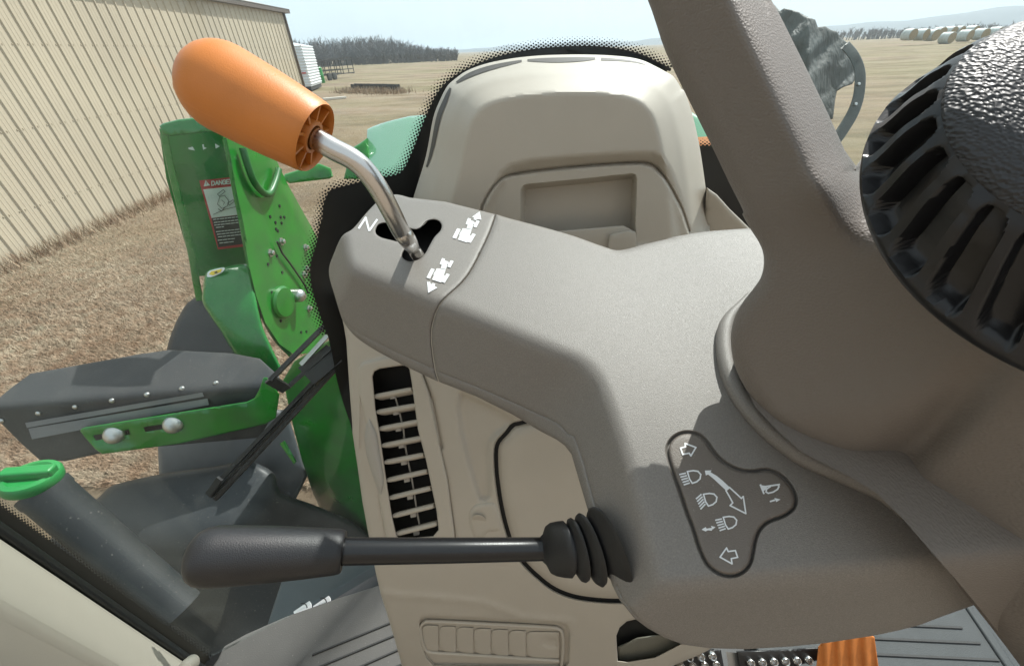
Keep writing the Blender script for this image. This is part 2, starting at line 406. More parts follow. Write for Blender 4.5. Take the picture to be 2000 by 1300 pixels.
# fit the outline order: seam (bottom->top), top edge, right (hidden), bottom edge (right->left), skirt (right->left)
seam_body = c5((585, 872), (800, 955), (1000, 1042), (1200, 1132), (1262, 1166), (1312, 1220))+d2((1345, 18), (1366, 70), (1400, 170), (1450, 360), (1466, 418))
seam_body2 = d2((1585, 850), (1622, 935), (1700, 1035), (1770, 1085))
tri_z = z7((80, 210), (90, 150), (130, 92), (190, 54), (260, 40), (340, 52), (400, 86), (450, 142), (500, 215), (560, 275), (640, 325), (720, 352), (800, 358), (880, 345), (960, 355), (1040, 395), (1110, 465), (1155, 545), (1170, 620), (1152, 685), (1100, 735), (1040, 768), (960, 795), (900, 832), (858, 890), (832, 970), (818, 1050), (800, 1122), (765, 1182), (710, 1227), (640, 1250), (560, 1246), (480, 1212), (412, 1152), (370, 1080), (330, 980), (290, 850), (240, 720), (180, 540), (130, 400), (95, 290))
tri_o = catmull(tri_z, 3, True); tc_ = np.array(tri_o).mean(0)
def d_body(x, y): return d_shroud(x, y)
relief('column_body', body_out, d_body, .07, taupe, root, 7, 10, lines=[(seam_body, 1.8, .0012), (seam_body2, 1.8, .0012)], pockets=[(tri_o, .0035, 5)])
q = np.array(tri_o); dist = 7.0
nrm = np.roll(q, -1, 0)-np.roll(q, 1, 0); nrm = np.c_[-nrm[:, 1], nrm[:, 0]]; nrm /= np.linalg.norm(nrm, axis=1)[:, None]
tri_i = q+nrm*(dist if (.5*np.sum(q[:, 0]*np.roll(q[:, 1], -1)-np.roll(q[:, 0], -1)*q[:, 1])) > 0 else -dist)
panel = relief('symbol_panel', tri_i, lambda x, y: d_shroud(x, y)-.0002, .0036, taupe_dark, root, 8, 6)
def icon(name, polys, parent=panel, dfun=d_shroud, lift=.0005, m=white): return lift_poly(polys, dfun, lift, .0004).build(name, m, parent, smooth=False)
w_ = 2.9
icon('turn_arrow', stroke(z7((207, 186), (246, 176), (243, 148), (332, 181), (291, 250), (277, 228), (224, 238)), w_, True))
icon('turn_arrow', stroke(z7((530, 1078), (583, 1003), (597, 1032), (655, 1024), (674, 1080), (622, 1090), (628, 1133)), w_, True))
def lamp(dx, dy, tilt, extra=None):
    D = [(262, 378), (310, 371), (348, 376), (372, 402), (366, 438), (338, 462), (303, 474), (280, 440)]
    D = [(a+dx, b+dy) for a, b in D]
    st = stroke(z7(*D), w_, True)
    for i in range(5):
        a0, b0, a1, b1 = 200+i*9, 402+i*21, 250+i*8, 392+i*20
        if tilt: b0 += 12; b1 -= 12; a0 += 4; a1 -= 3
        st += stroke(z7((a0+dx, b0+dy), (a1+dx-4, b1+dy)), w_)
    icon('headlamp_symbol', st)
lamp(0, 0, 0); lamp(132, 186, 1); lamp(294, 374, 0)
icon('flash_symbol', [z7((378, 852), (412, 832), (420, 845), (462, 838), (455, 822), (492, 832), (470, 852), (462, 845)), z7((378, 853), (470, 838), (462, 862), (430, 858), (412, 868))])
ar = z7((405, 370), (460, 368), (452, 384), (500, 412), (550, 452), (607, 506), (578, 532), (520, 478), (470, 432), (432, 402), (414, 410))
icon('dimmer_arrow', [ar[:2]+[ar[2], ar[9], ar[10]], [ar[2], ar[3], ar[8], ar[9]], [ar[3], ar[4], ar[7], ar[8]], [ar[4], ar[5], ar[6], ar[7]]]+stroke(z7((607, 508), (660, 556), (704, 598), (720, 582), (741, 722), (612, 656), (634, 634), (606, 582), (578, 534)), w_, True))
icon('horn_symbol', [z7((852, 486), (866, 480), (896, 560), (884, 564)), z7((866, 490), (912, 496), (915, 520), (882, 540))]+stroke(z7((908, 500), (1016, 484)), 3.2)+stroke(z7((1006, 490), (1012, 502), (1000, 524), (965, 546), (925, 556), (906, 545), (912, 520), (940, 502)), 3.0))
icon('small_arrow', [z7((936, 618), (978, 604), (982, 618), (940, 630)), z7((974, 594), (1026, 606), (990, 628))])
# raised marks on the arm cap
cw = .00035
def mark(name, polys): return lift_poly(polys, d_shroud, .0007, .0010).build(name, white, cap, smooth=False)
def e5(*p): return crop(650, 352, 2.4857, p)
mark('letter_mark', stroke(e5((127, 232), (160, 181)), 3.6)+stroke(e5((160, 182), (176, 243)), 3.6)+stroke(e5((179, 242), (214, 192)), 3.6))
def tractor_mark(dx, dy):
    def q(*p): return e5(*[(x+dx, y+dy) for x, y in p])
    mark('tractor_symbol', [q((505, 427), (548, 434), (526, 496), (482, 482)), q((538, 388), (560, 394), (549, 431), (524, 427)),
        q((478, 427), (495, 432), (472, 478), (455, 472)), q((553, 452), (568, 457), (543, 498), (527, 491)), q((497, 440), (506, 443), (498, 462), (488, 459)), q((538, 461), (546, 464), (538, 480), (530, 477)),
        q((531, 377), (545, 382), (533, 412), (519, 406)), q((573, 388), (587, 393), (570, 424), (556, 418)), q((541, 390), (572, 402), (569, 409), (538, 398))])
tractor_mark(0, 0); tractor_mark(126, -194)
mark('reverse_arrow', [e5((457, 490), (463, 546), (508, 521)), e5((466, 492), (474, 494), (470, 520), (463, 520)), e5((484, 498), (498, 503), (484, 530), (470, 528))])
mark('forward_arrow', [e5((713, 152), (721, 192), (676, 178)), e5((688, 176), (703, 182), (696, 194), (684, 190)), e5((700, 170), (710, 173), (708, 190), (700, 188))])
# collar round the hub
colpx = c6((470, 440), (420, 500), (368, 560), (340, 620), (328, 700), (336, 800), (362, 900), (408, 1000), (480, 1100), (560, 1185), (650, 1260))+c3((760, 1340-0)) if False else c6((470, 440), (420, 500), (368, 560), (340, 620), (328, 700), (336, 800), (362, 900), (408, 1000), (480, 1100), (560, 1185), (650, 1262))+[(1570, 891), (1620, 913), (1675, 936), (1730, 962), (1780, 1000)]
cpts = catmull(colpx, 6); mb = MB()
mb.tube([P(x, y, float(d_shroud(x, y))-.001-.002*min(1, i/20)) for i, (x, y) in enumerate(cpts)], [.0055*min(1, .35+i/30) for i in range(len(cpts))], 16)
mb.build('hub_collar', taupe, root)
# ================================================================ steering wheel
S1 = Pl(p3=[(1450, 420, .199), (1290, 60, .207), (1560, 330, .170)])
S2 = Pl(p3=[(1433, 0, float(S1.d(1433, 0))), (1590, 336, float(S1.d(1590, 336))), (1570, 115, float(S1.d(1500, 145))+.024)])
Hb = Pl(p3=[(1480, 650, .205), (1660, 400, .165), (1760, 800, .165)])
Ls = Pl(p3=[(1800, 860, .172), (1960, 1250, .162), (2000, 900, .148)])
Ls2 = Pl(p3=[(1740, 960, .190), (1900, 1200, .190), (1840, 920, .166)])
def w_wheel(x, y):
    s = smin(S1.w(x, y), S2.w(x, y), .35)
    low = smin(Ls.w(x, y), Ls2.w(x, y), .5)
    # each spoke only counts on its own side of the hub
    ts = sstep(560, 380, y+.25*(x-1480)); tl = sstep(760, 980, y+.15*(x-1800))
    h = Hb.w(x, y)
    k = h*(1-ts)+s*ts
    k = k*(1-tl)+low*tl
    k = k-.34*np.exp(-(((x-1735)*.62+(y-905)*.78)/46)**2)*sstep(1560, 1700, x)*sstep(2000, 1800, x)
    bump = np.exp(-(((x-1640)/60)**2+((y-360)/45)**2))*.12
    return k+bump
def d_wheel(x, y): return 1/w_wheel(np.asarray(x, float), np.asarray(y, float))
wl = [(1120, -330), (1255, -25)]+c3((0, 290), (150, 600), (250, 800), (350, 1010), (430, 1170))+c6((430, 0), (475, 80), (520, 150), (545, 215), (547, 285), (530, 350), (490, 410), (435, 480), (390, 560), (368, 640), (365, 720), (380, 820), (420, 920), (500, 1050), (600, 1170), (700, 1255))+[(1573, 877), (1615, 896), (1665, 922), (1710, 955), (1760, 1008), (1810, 1068), (1860, 1130), (1902, 1181), (1965, 1262), (2030, 1350)]
wr = [(2250, 1350), (2250, 420), (1900, 250), (1760, 240), (1690, 300), (1672, 324)]+c3((1000, 840), (900, 620), (760, 330), (640, 90), (590, 0))+[(1494, -25), (1350, -330)]
wroot = thing('steering_wheel', 'taupe leather steering wheel hub with two thick spokes and a ribbed black centre knob', 'steering wheel', P(1600, 800, .22))
relief('hub_and_spokes', catmull(wl, 4)+wr, d_wheel, .022, leather, wroot, 8, 34, rndmask=lambda x, y: np.where((x > 1500) & (y < 330), .25, 1.))
hub_o = [(1500, 640), (1560, 500), (1640, 430), (1760, 420), (2200, 600), (2200, 1420), (2040, 1345), (1972, 1262), (1912, 1185), (1868, 1132), (1815, 1072), (1765, 1014), (1712, 962), (1660, 930), (1610, 905), (1566, 882), (1520, 842), (1476, 795), (1448, 740), (1440, 690)]
relief('hub_shadow_boss', hub_o, lambda x, y: np.minimum(d_wheel(x, y)+.034, d_shroud(x, y)-.03), .06, leather, wroot, 16)  # hidden solid added under the hub to widen its shadow on the column
# knob
kroot = wroot
ka = np.array((-.15, .3, .94)); ka /= np.linalg.norm(ka)
kb = np.array((.224, .052, -.154))*.75; kt = np.array((.244, .085, -.161))*.62
Rb, Rtp = .0788*.75, .0587*.62
u = np.cross(ka, [0, 1, 0]); u /= np.linalg.norm(u); v = np.cross(ka, u)
def kpt(t, h, r): return Vector(CAM+M3@(kb+(kt-kb)*h+(u*math.cos(t)+v*math.sin(t))*r))
NR = 25; NS = 26; n = NR*NS; mb = MB(); vs = []
hr = [(-.14, Rb*.985), (-.08, Rb*1.0), (-.02, Rb*1.0), (.05, Rb*.988), (.09, Rb*.972), (.12, Rb*.958), (.15, Rb*.945), (.19, Rb*.93), (.25, Rb*.908), (.40, Rb*.86), (.55, Rb*.815), (.64, Rb*.785), (.69, Rb*.767), (.73, Rb*.75), (.76, Rb*.738), (.80, Rb*.72), (.86, Rtp*1.135), (.92, Rtp*1.09), (.97, Rtp*1.045), (1.03, Rtp*.99)]
hx = np.r_[-.14, -.08, -.02, .02, np.linspace(.05, .97, 38), 1.03]; hr = [(float(h), float(np.interp(h, [q[0] for q in hr], [q[1] for q in hr]))) for h in hx]
for h, r in hr:
    for i in range(n):
        ph = (i % NS)/NS
        qx = max(abs(ph-.5)-.17, 0); qy = max(abs(h-.50)-.30, 0)       # rounded slot
        sd = math.hypot(qx, qy*1.3)-.17
        g = float(sstep(.03, -.03, np.array(sd)))
        vs.append(kpt(2*math.pi*i/n, h, r-.0058*g))
fs = [(a*n+i, a*n+(i+1) % n, (a+1)*n+(i+1) % n, (a+1)*n+i) for a in range(len(hr)-1) for i in range(n)]
mb.add(vs, fs); knob = mb.build('centre_knob', knobp, kroot, angle=65)
mb = MB(); n = 72; pr = [(1.0, Rtp*1.02), (1.05, Rtp*1.0), (1.13, Rtp*.93), (1.25, Rtp*.80), (1.36, Rtp*.55), (1.42, Rtp*.28), (1.44, 1e-5)]
mb.add([kpt(2*math.pi*i/n, h, r) for h, r in pr for i in range(n)], [(a*n+i, a*n+(i+1) % n, (a+1)*n+(i+1) % n, (a+1)*n+i) for a in range(len(pr)-1) for i in range(n)])
mb.build('knob_pad', knobl, knob)
# ================================================================ reverser lever
lroot = thing('reverser_lever', 'orange gripped bent steel reverser lever rising from the gate in the column arm', 'lever', P(815, 505, .37))
g0 = P(617, 271, .252); g1 = P(375, 139, .238)
ax = (g0-g1).normalized(); L = (g0-g1).length
R1 = .0232
prof = []
for i in range(10):
    a = math.pi/2*i/9; prof.append((-L+.024-.024*math.cos(a)-.004, .0265*math.sin(a)+1e-5))
for t in np.linspace(.1, 1, 8): prof.append((-L+.020+(L-.020-.003)*t, .0265+(R1-.0265)*t+.0006*math.sin(math.pi*t)))
prof += [(-.0015, R1*.985), (0, R1*.955), (-.001, R1*.92), (-.004, R1*.90), (-.022, R1*.86), (-.0225, .3*R1)]
mb = MB(); xd = camv((0, .6, .8)); mb.lathe(g0, ax, prof, 56, sx=.96, xdir=xd, cap=False)
grip = mb.build('grip', orange, lroot, angle=50)
mb = MB(); uu = (Vector(xd)-ax*Vector(xd).dot(ax)).normalized(); ww = ax.cross(uu)
mb.lathe(g0, ax, [(-.022, .0108), (-.002, .0104), (-.0008, .0098), (-.001, .0078), (-.02, .0075)], 28, cap=False)
for k in range(9):
    t = 2*math.pi*(k+.35)/9; dr = uu*math.cos(t)+ww*math.sin(t); tn = ax.cross(dr)
    mb.box(g0+dr*(.0102+R1*.875)/2-ax*.0125, dr*(R1*.88-.0100)/2, tn*.0008, ax*.0105)
mb.build('grip_ribs', orange, grip)
sd_ = (camv((-.25, -.75, .6))-ax*camv((-.25, -.75, .6)).dot(ax)).normalized(); mb = MB()
mb.tube([g0+ax*h+sd_*(r*.985) for h, r in prof[4:18]], .00045, 6); mb.build('mould_seam', orange, grip)
rp = [P(590, 255, .252), P(617, 271, .252), P(650, 291, .254), P(690, 312, .257), P(718, 338, .262), P(742, 372, .270), P(765, 415, .282), P(783, 450, .297), P(797, 470, .314), P(806, 484, float(d_shroud(806, 484))+.004), P(814, 496, float(d_shroud(814, 496))+.022), P(821, 506, float(d_shroud(821, 506))+.045), P(827, 514, float(d_shroud(827, 514))+.07)]
rp = catmull([tuple(p) for p in rp], 6)
mb = MB(); mb.tube(rp, .0068, 24); mb.build('steel_rod', steel, lroot)
# ================================================================ turn signal lever
troot = thing('turn_signal_lever', 'black multifunction stalk with thick black grip and ribbed rubber boot on the column side', 'lever', P(1195, 1065, .33))
da, db, dc = .242, .262, .280
pa = P(384, 1086, da); pb = P(672, 1076, db); pc = P(1075, 1071, dc); pe = P(1180, 1066, float(d_shroud(1184, 1066))-.001)
ax = (pb-pa).normalized(); L = (pb-pa).length
prof = [(-.0045, .0008), (-.0042, .006), (-.0030, .0115), (-.0005, .0152), (.003, .0174), (.008, .0185)]+[(L*t, .0188-.0045*t+.0008*math.sin(math.pi*t)) for t in (.15, .3, .5, .7, .85, .95)]+[(L-.0012, .0139), (L-.0002, .0130), (L, .0118), (L-.0006, .0085)]
prof = [(h, r*.92) for h, r in prof]
mb = MB(); mb.lathe(pa, ax, prof, 48); mb.build('grip', grip_k, troot)
mb = MB(); pts = catmull([tuple(pb-ax*.01), tuple(pb), tuple(P(880, 1074, .272)), tuple(pc), tuple(pc+(pe-pc)*.5)], 10); mb.tube(pts, list(np.linspace(.0088, .0070, len(pts))), 28); mb.build('rod', blackg, troot)
mb = MB(); N = 40; vs = []
dse = float(d_shroud(1186, 1066))-.002
bel = [(1058, 1072, 22, 0), (1064, 1072, 27, 0), (1067, 1072, 33, 0), (1071, 1072, 41, 0), (1080, 1071, 46, 0), (1095, 1071, 49, .05), (1107, 1071, 50, .1), (1112, 1071, 45, .15), (1116, 1071, 40, .2), (1119, 1072, 47, .3), (1123, 1072, 55, .35), (1128, 1072, 57, .4), (1133, 1072, 54, .45), (1136, 1072, 45, .5), (1139, 1072, 38, .5), (1142, 1071, 50, .6), (1146, 1071, 62, .65), (1152, 1071, 66, .7), (1157, 1070, 63, .75), (1160, 1070, 52, .8), (1163, 1069, 45, .8), (1169, 1068, 54, .9), (1176, 1067, 66, 1), (1182, 1066, 73, 1), (1188, 1066, 75, 1), (1193, 1066, 74, 1)]
for cx, cy, rp_, t in bel:
    dd_ = .280+(dse-.280)*(cx-1058)/135
    c_ = P(cx, cy, dd_); nn = camv((.98-.04*t, .04+.21*t, -.12-.10*t)).normalized()
    uu = (camv((0, 1, 0))-nn*camv((0, 1, 0)).dot(nn)).normalized(); ww = nn.cross(uu); r = rp_*dd_/FPX
    for k in range(N):
        a = 2*math.pi*k/N; vs.append(c_+(uu*math.cos(a)+ww*math.sin(a))*r)
mb.add(vs, [(a*N+i, a*N+(i+1) % N, (a+1)*N+(i+1) % N, (a+1)*N+i) for a in range(len(bel)-1) for i in range(N)]+[tuple(range(N)), tuple((len(bel)-1)*N+k for k in range(N))])
bo = mb.build('rubber_boot', rubber, troot, angle=60)
# ================================================================ front console
croot = thing('front_console', 'beige moulded front console with domed hood, pocket, louvred vent and sliding tab cover', 'dashboard', P(1000, 1290, .93))
Fp = Pl(p=(1080, 330, .575), n=(-.05, -.52, .85))
ho = c2((440, 1150), (455, 1085), (520, 870), (560, 660), (600, 555), (640, 480), (690, 435), (740, 400), (810, 370), (900, 345), (1020, 324), (1150, 311), (1280, 306), (1400, 305), (1530, 309), (1650, 320), (1730, 338), (1800, 370), (1860, 402), (1905, 432), (1950, 500))+c3((88, 480), (110, 520), (150, 640), (190, 820), (225, 1060), (245, 1250))+[(1392, 520), (1380, 600), (800, 600)]
topline = catmull(ho[:-3], 4)
ho = topline+ho[-3:]
ridge = c2((780, 1300), (838, 1150), (890, 1020), (930, 955), (985, 910), (1100, 882), (1300, 864), (1500, 850), (1700, 840), (1790, 840), (1850, 868), (1900, 950), (1950, 1090), (1990, 1250))+[(1358, 500), (900, 500)]
gap = c2((800, 1300), (836, 1150), (890, 1050), (940, 996), (1000, 972), (1200, 944), (1500, 916), (1720, 906), (1790, 924), (1850, 985), (1900, 1070), (1950, 1170), (1990, 1290))+[(1352, 500), (905, 500)]
pocket = c2((1046, 1300), (1050, 1060), (1062, 1036), (1085, 1028), (1400, 998), (1670, 968), (1690, 976), (1697, 1000), (1690, 1200), (1688, 1260))+[(1242, 455), (1240, 500), (1014, 500)]
gline = catmull(gap[:-2], 3)
def hood_d(x, y):
    p = np.c_[np.ravel(x), np.ravel(y)].astype(float); s0 = pdist(p, topline, False); sb = np.zeros(len(p)); nk = 0
    for rad in (12, 24, 34):
        for k in range(10):
            a = 2*math.pi*(k+.3*rad)/10; sb += sdist(p+np.array([math.cos(a), math.sin(a)])*rad, ho); nk += 1
    t = sstep(12, 40, s0); s = (s0*(1-t)+np.maximum(sb/nk, s0*.6)*t).reshape(np.shape(x))
    d = Fp.d(x, y)
    prof = np.interp(s, [0, 6, 14, 33, 38, 46, 60, 72, 76, 80, 400], [.118, .101, .081, .044, .038, .030, .0145, .0015, .0002, 0, 0])
    return d+prof*.95
relief('console_hood', ho, hood_d, .08, beige, croot, 6, 0, pockets=[(ridge, .016, 26), (gap, -.006, 6), (pocket, .035, 9)], lines=[(gline, 2.2, .006)])
# air slots along the hood's rim
for a, b in (((520, 905), (662, 490)), ((688, 465), (1048, 350)), ((1084, 350), (1462, 325)), ((1490, 325), (1752, 340))):
    tl = np.array(topline); A0 = np.array(c2(a)[0]); B0 = np.array(c2(b)[0])
    i0 = int(np.argmin(np.hypot(*(tl-A0).T))); i1 = int(np.argmin(np.hypot(*(tl-B0).T)))
    seg = tl[i0:i1+1]; t = np.gradient(seg, axis=0); nn = np.c_[-t[:, 1], t[:, 0]]; nn /= np.linalg.norm(nn, axis=1)[:, None]
    tap = np.sin(np.linspace(.12, math.pi-.12, len(seg)))**.5 if a[0] < 1480 else np.linspace(1, .15, len(seg))
    wdt = 3.6+3.4*(a[0] < 1100)
    o_ = seg+nn*5.2; i_ = seg+nn*(5.2+wdt*2*tap[:, None]*.62+.8)
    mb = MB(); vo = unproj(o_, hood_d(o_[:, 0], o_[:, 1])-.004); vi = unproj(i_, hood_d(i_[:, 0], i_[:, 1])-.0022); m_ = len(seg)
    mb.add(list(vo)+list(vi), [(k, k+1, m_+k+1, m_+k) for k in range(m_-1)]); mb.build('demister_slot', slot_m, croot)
# pocket lip
pl = c2((1440, 1300), (1450, 1285), (1640, 1255), (1690, 1270))
flat('pocket_lip', c5((1100, 105), (1300, 85), (1620, 58), (1690, 92), (1690, 230), (1100, 260)), lambda x, y: Fp.d(x, y)+.012, .012, beige, croot, step=30, rnd=4)
flat('pocket_tab', catmull(c5((1530, 240), (1540, 130), (1560, 105), (1600, 97), (1690, 92), (1692, 240)), 2), lambda x, y: Fp.d(x, y)+.004, .008, beige, croot, step=20, rnd=4)
# wing right of the hood
flat('side_wing', [(1380, 366), (1400, 380), (1425, 408), (1450, 432), (1470, 452), (1480, 500), (1370, 520)], lambda x, y: Fp.d(x, y)+.06+.0006*(y-370), .05, beige, croot, step=12, rnd=9)
# ---- lower console
Kp = Pl(p=(900, 900, .72), n=(-.10, -.12, .985))
Kb = Pl(p=(900, 1150, .0+float(Kp.d(900, 1150))), n=(-.05, -.36, .93))
def low_d(x, y):
    w = smin(Kp.w(x, y), Kb.w(x, y), .08)
    return 1/w
lo = [(662, 585)]+c5((45, 545), (62, 620), (75, 700), (92, 950), (108, 1160))+d2((110, 0), (140, 200), (165, 380), (205, 600), (240, 780), (268, 900), (300, 1000), (345, 1150), (385, 1296))+[(800, 1345), (1300, 1345), (1312, 1300), (1370, 1276), (1392, 1264), (1440, 1230), (1450, 700), (1000, 560)]
vent_open = d2((222+0, 0-0)) if False else c5((222, 900), (232, 872), (262, 856), (390, 838), (415, 842), (428, 860), (440, 930))+d2((475, -20), (520, 150), (555, 320), (580, 440), (590, 540), (560, 575), (372, 588), (356, 572))+d2((330, 460), (290, 200), (262, 0))+c5((238, 1080))
bezel = c5((145, 860), (152, 835), (172, 822), (330, 785))+c5((400, 790), (498, 880), (540, 1000), (600, 1295))+d2((640, 250), (680, 560), (680, 600), (300, 600))+d2((255, 350), (190, -40))+c5((150, 1000))
door_o = catmull(d2((910, 330), (895, 190), (900, 60))+c5((958, 1200), (1000, 1155), (1050, 1140))+[(1100, 800), (1200, 800), (1260, 900), (1270, 1100), (1255, 1185)]+d2((1640, 955), (1500, 950), (1350, 930), (1230, 885), (1130, 810), (1050, 730), (990, 640), (955, 540), (930, 440)), 4, True)
tabrec = d2((478, 1060), (484, 1035), (505, 1020), (540, 1016), (900, 1032), (1270, 1052), (1310, 1070), (1328, 1110), (1322, 1280), (1300, 1310), (560, 1300), (520, 1260), (490, 1180))
hole_r = d2((1582, 1130), (1600, 1085), (1640, 1050), (1690, 1038), (1760, 1085), (1850, 1140), (1950, 1172), (1800, 1250), (1640, 1276), (1590, 1270))
hb = catmull(d2((395, 1110), (400, 1060), (430, 1022), (470, 1012), (900, 1022), (1200, 1030), (1330, 1048), (1400, 1090), (1450, 1180), (1480, 1300))+[(1150, 1340), (800, 1340), (792, 1290)], 3, True)
groove1 = c5((498, 882), (560, 1040), (610, 1295))+d2((585, 60), (640, 330), (680, 590))
shade1 = c5((690, 985), (735, 1160), (760, 1295))
relief('console_body', lo, low_d, .10, beige, croot, 7, 10, holes=[vent_open, hole_r], lines=[(groove1, 3, .005), (c5((145, 1295), (150, 1000), (146, 860), (172, 824), (330, 785)), 2.6, -.003), (d2((255, 350), (300, 590)), 2, .002), (d2((240, 860), (262, 890), (400, 908), (600, 920), (830, 945), (960, 990), (1060, 1030), (1330, 1050)), 7, -.0035)], pockets=[(door_o, .016, 4), (tabrec, .012, 5), (catmull(c5((690, 985), (800, 1010), (1040, 1140), (920, 1240))+d2((890, 100), (895, 360), (820, 385), (790, 330), (700, 0)), 2, True), .010, 14)], hole_rnd=4, hole_depth=.03)
bz = relief('vent_bezel', bezel, lambda x, y: low_d(x, y)-.007, .009, beige, croot, 6, 6, holes=[vent_open], hole_rnd=4)
vg = np.array(vent_open); vc = vg.mean(0)
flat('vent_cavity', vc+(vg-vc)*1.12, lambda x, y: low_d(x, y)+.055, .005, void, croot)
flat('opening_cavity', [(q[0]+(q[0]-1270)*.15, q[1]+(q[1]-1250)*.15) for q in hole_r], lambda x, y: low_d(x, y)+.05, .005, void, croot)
flat('opening_cover', d2((1590, 1190), (1700, 1140), (1850, 1120), (1960, 1160), (1960, 1260), (1590, 1290)), lambda x, y: low_d(x, y)+.025, .01, mat('olive_grey_plastic', (.14, .135, .11), .5, bump=.3, scale=500), croot, step=20, rnd=6)
# louvres
lou = [c5((232, 1005), (440, 965)), c5((247, 1092), (460, 1055)), c5((260, 1185), (474, 1145)), c5((275, 1280), (490, 1238))]+[d2((275, 65), (493, 22)), d2((290, 158), (505, 116)), d2((303, 258), (525, 208)), d2((318, 356), (545, 302)), d2((336, 457), (563, 400)), d2((352, 558), (580, 500))]
seen_ = set()
lou = [lou[0], lou[1], lou[2]]+lou[4:]
for a, b in lou:
    mb = MB(); A0, B0 = P(a[0], a[1]+2, float(low_d(a[0], a[1]))+.004), P(b[0], b[1]+2, float(low_d(b[0], b[1]))+.004)
    nv = camv((.1, -.30, -.95)).normalized(); t = (B0-A0).normalized(); upv = t.cross(nv).normalized()
    vs = []; fs = []; n_ = 14
    prof = [(-.0042, .000), (-.0047, .002), (-.0045, .024), (.0045, .024), (.0047, .002), (.0042, 0), (.0022, -.0026), (-.0022, -.0026)]
    K = len(prof)
    for i in range(n_+1):
        s_ = i/n_; bow = .004*math.sin(math.pi*s_)*0
        for pu, pn in prof: vs.append(A0+(B0-A0)*s_+upv*pu*min(1., .75+6*min(s_, 1-s_))+nv*(pn))
    fs = [(i*K+k, i*K+(k+1) % K, (i+1)*K+(k+1) % K, (i+1)*K+k) for i in range(n_) for k in range(K)]+[tuple(range(K)), tuple(n_*K+k for k in range(K))]
    mb.add(vs, fs); mb.build('louvre', beige, croot, angle=60)
mb = MB(); lp = c5((345, 1000), (375, 1110), (395, 1200), (405, 1290))+d2((395, 20), (420, 160), (440, 250), (455, 340), (470, 440), (485, 520))
mb.tube([P(x, y, float(low_d(x, y))+.018) for x, y in lp], .0016, 8)
for a, b in lou:
    x, y = (a[0]+b[0])/2, (a[1]+b[1])/2; mb.box(P(x, y+8, float(low_d(x, y))+.016), camv((.005, .001, 0)), camv((-.001, .005, 0)), camv((0, 0, .003)))
mb.build('louvre_link', mat('link_grey', (.30, .28, .25), .5), croot)
# finger wheel
leaf = catmull(c5((200, 1130), (225, 1165), (252, 1225), (263, 1300))+d2((283, 200), (290, 260), (284, 310), (270, 356), (255, 330), (220, 230), (190, 130), (178, 40))+c5((176, 1260), (182, 1190)), 3, True)
relief('vent_thumbwheel', leaf, lambda x, y: low_d(x, y)-.015, .02, mat('thumbwheel_grey', (.36, .335, .30), .45, bump=.3, scale=800, dist=.0008), croot, 4, 15)
# round access door and its gap
dq = np.array(door_o); nrm = np.roll(dq, -1, 0)-np.roll(dq, 1, 0); nrm = np.c_[-nrm[:, 1], nrm[:, 0]]; nrm /= np.linalg.norm(nrm, axis=1)[:, None]
ds = 1 if (.5*np.sum(dq[:, 0]*np.roll(dq[:, 1], -1)-np.roll(dq[:, 0], -1)*dq[:, 1])) > 0 else -1
flat('door_gap_seal', dq+nrm*ds*.5, lambda x, y: low_d(x, y)+.0105, .002, void, croot)
relief('access_door', dq+nrm*ds*6.5, lambda x, y: low_d(x, y)-.001, .012, beige, croot, 8, 26)
# screw boss
boss = P(936, 1013, float(low_d(936, 1013))-.002); bn_ = Vector(M3@np.array((-.1, -.5, .86)))
blob = catmull(d2((750, 480), (765, 420), (800, 390), (860, 382), (905, 385), (935, 440), (945, 540), (900, 560), (870, 560), (830, 600), (780, 580)), 3, True)
relief('screw_boss', blob, lambda x, y: low_d(x, y)-.004, .016, beige, croot, 6, 12)
mb = MB(); c_ = P(935, 1013, float(low_d(935, 1013))-.0045); mb.lathe(c_, bn_, [(.0005, .013), (.0012, .0115), (.0006, .0095), (-.003, .0092), (-.0031, .001)], 24); mb.build('boss_ring', beige, croot)
# sliding tab cover
trim = d2((485, 1090), (498, 1060), (525, 1050), (900, 1066), (1240, 1085), (1275, 1100), (1282, 1130), (1275, 1300), (1262, 1300), (1262, 1255), (1000, 1240), (560, 1215), (500, 1170))
tab = [(494, 592), (592, 690), (688, 788), (786, 884), (882, 982), (980, 1080), (1078, 1268)]
for i, (x0, x1) in enumerate(tab):
    s = 1070+i*6.0; e = 1218+i*6.5
    pp = catmull(d2((x0, s+35), (x0+14, s+8), (x0+40, s), (x1+6, s+4), (x1+6, e), (x0+30, e-2), (x0+6, e-28)), 2, True) if False else d2((x0, s+32), (x0+5, s+14), (x0+18, s+4), (x0+40, s), (x1-2, s+3), (x1-2, e), (x0+40, e-4), (x0+18, e-14), (x0+4, e-34))
    pk = [(catmull(d2((1155, 1165), (1185, 1130), (1225, 1130), (1262, 1150), (1262, 1205), (1215, 1210), (1170, 1195)), 3, True), .004, 10)] if i == 6 else []
    relief('cover_tab', pp, lambda x, y: low_d(x, y)+.0075, .006, beige, croot, 6, 3, pockets=pk)
mb = MB(); fr = catmull(d2((1275, 1300), (1284, 1200), (1280, 1120), (1260, 1092), (1200, 1082), (900, 1066), (560, 1050), (515, 1054), (492, 1078), (490, 1110), (505, 1180), (540, 1220), (700, 1232), (1000, 1252), (1262, 1268)), 4)
mb.tube([P(x, y, float(low_d(x, y))+.006) for x, y in fr], .0033, 10); mb.build('cover_frame', beige, croot)
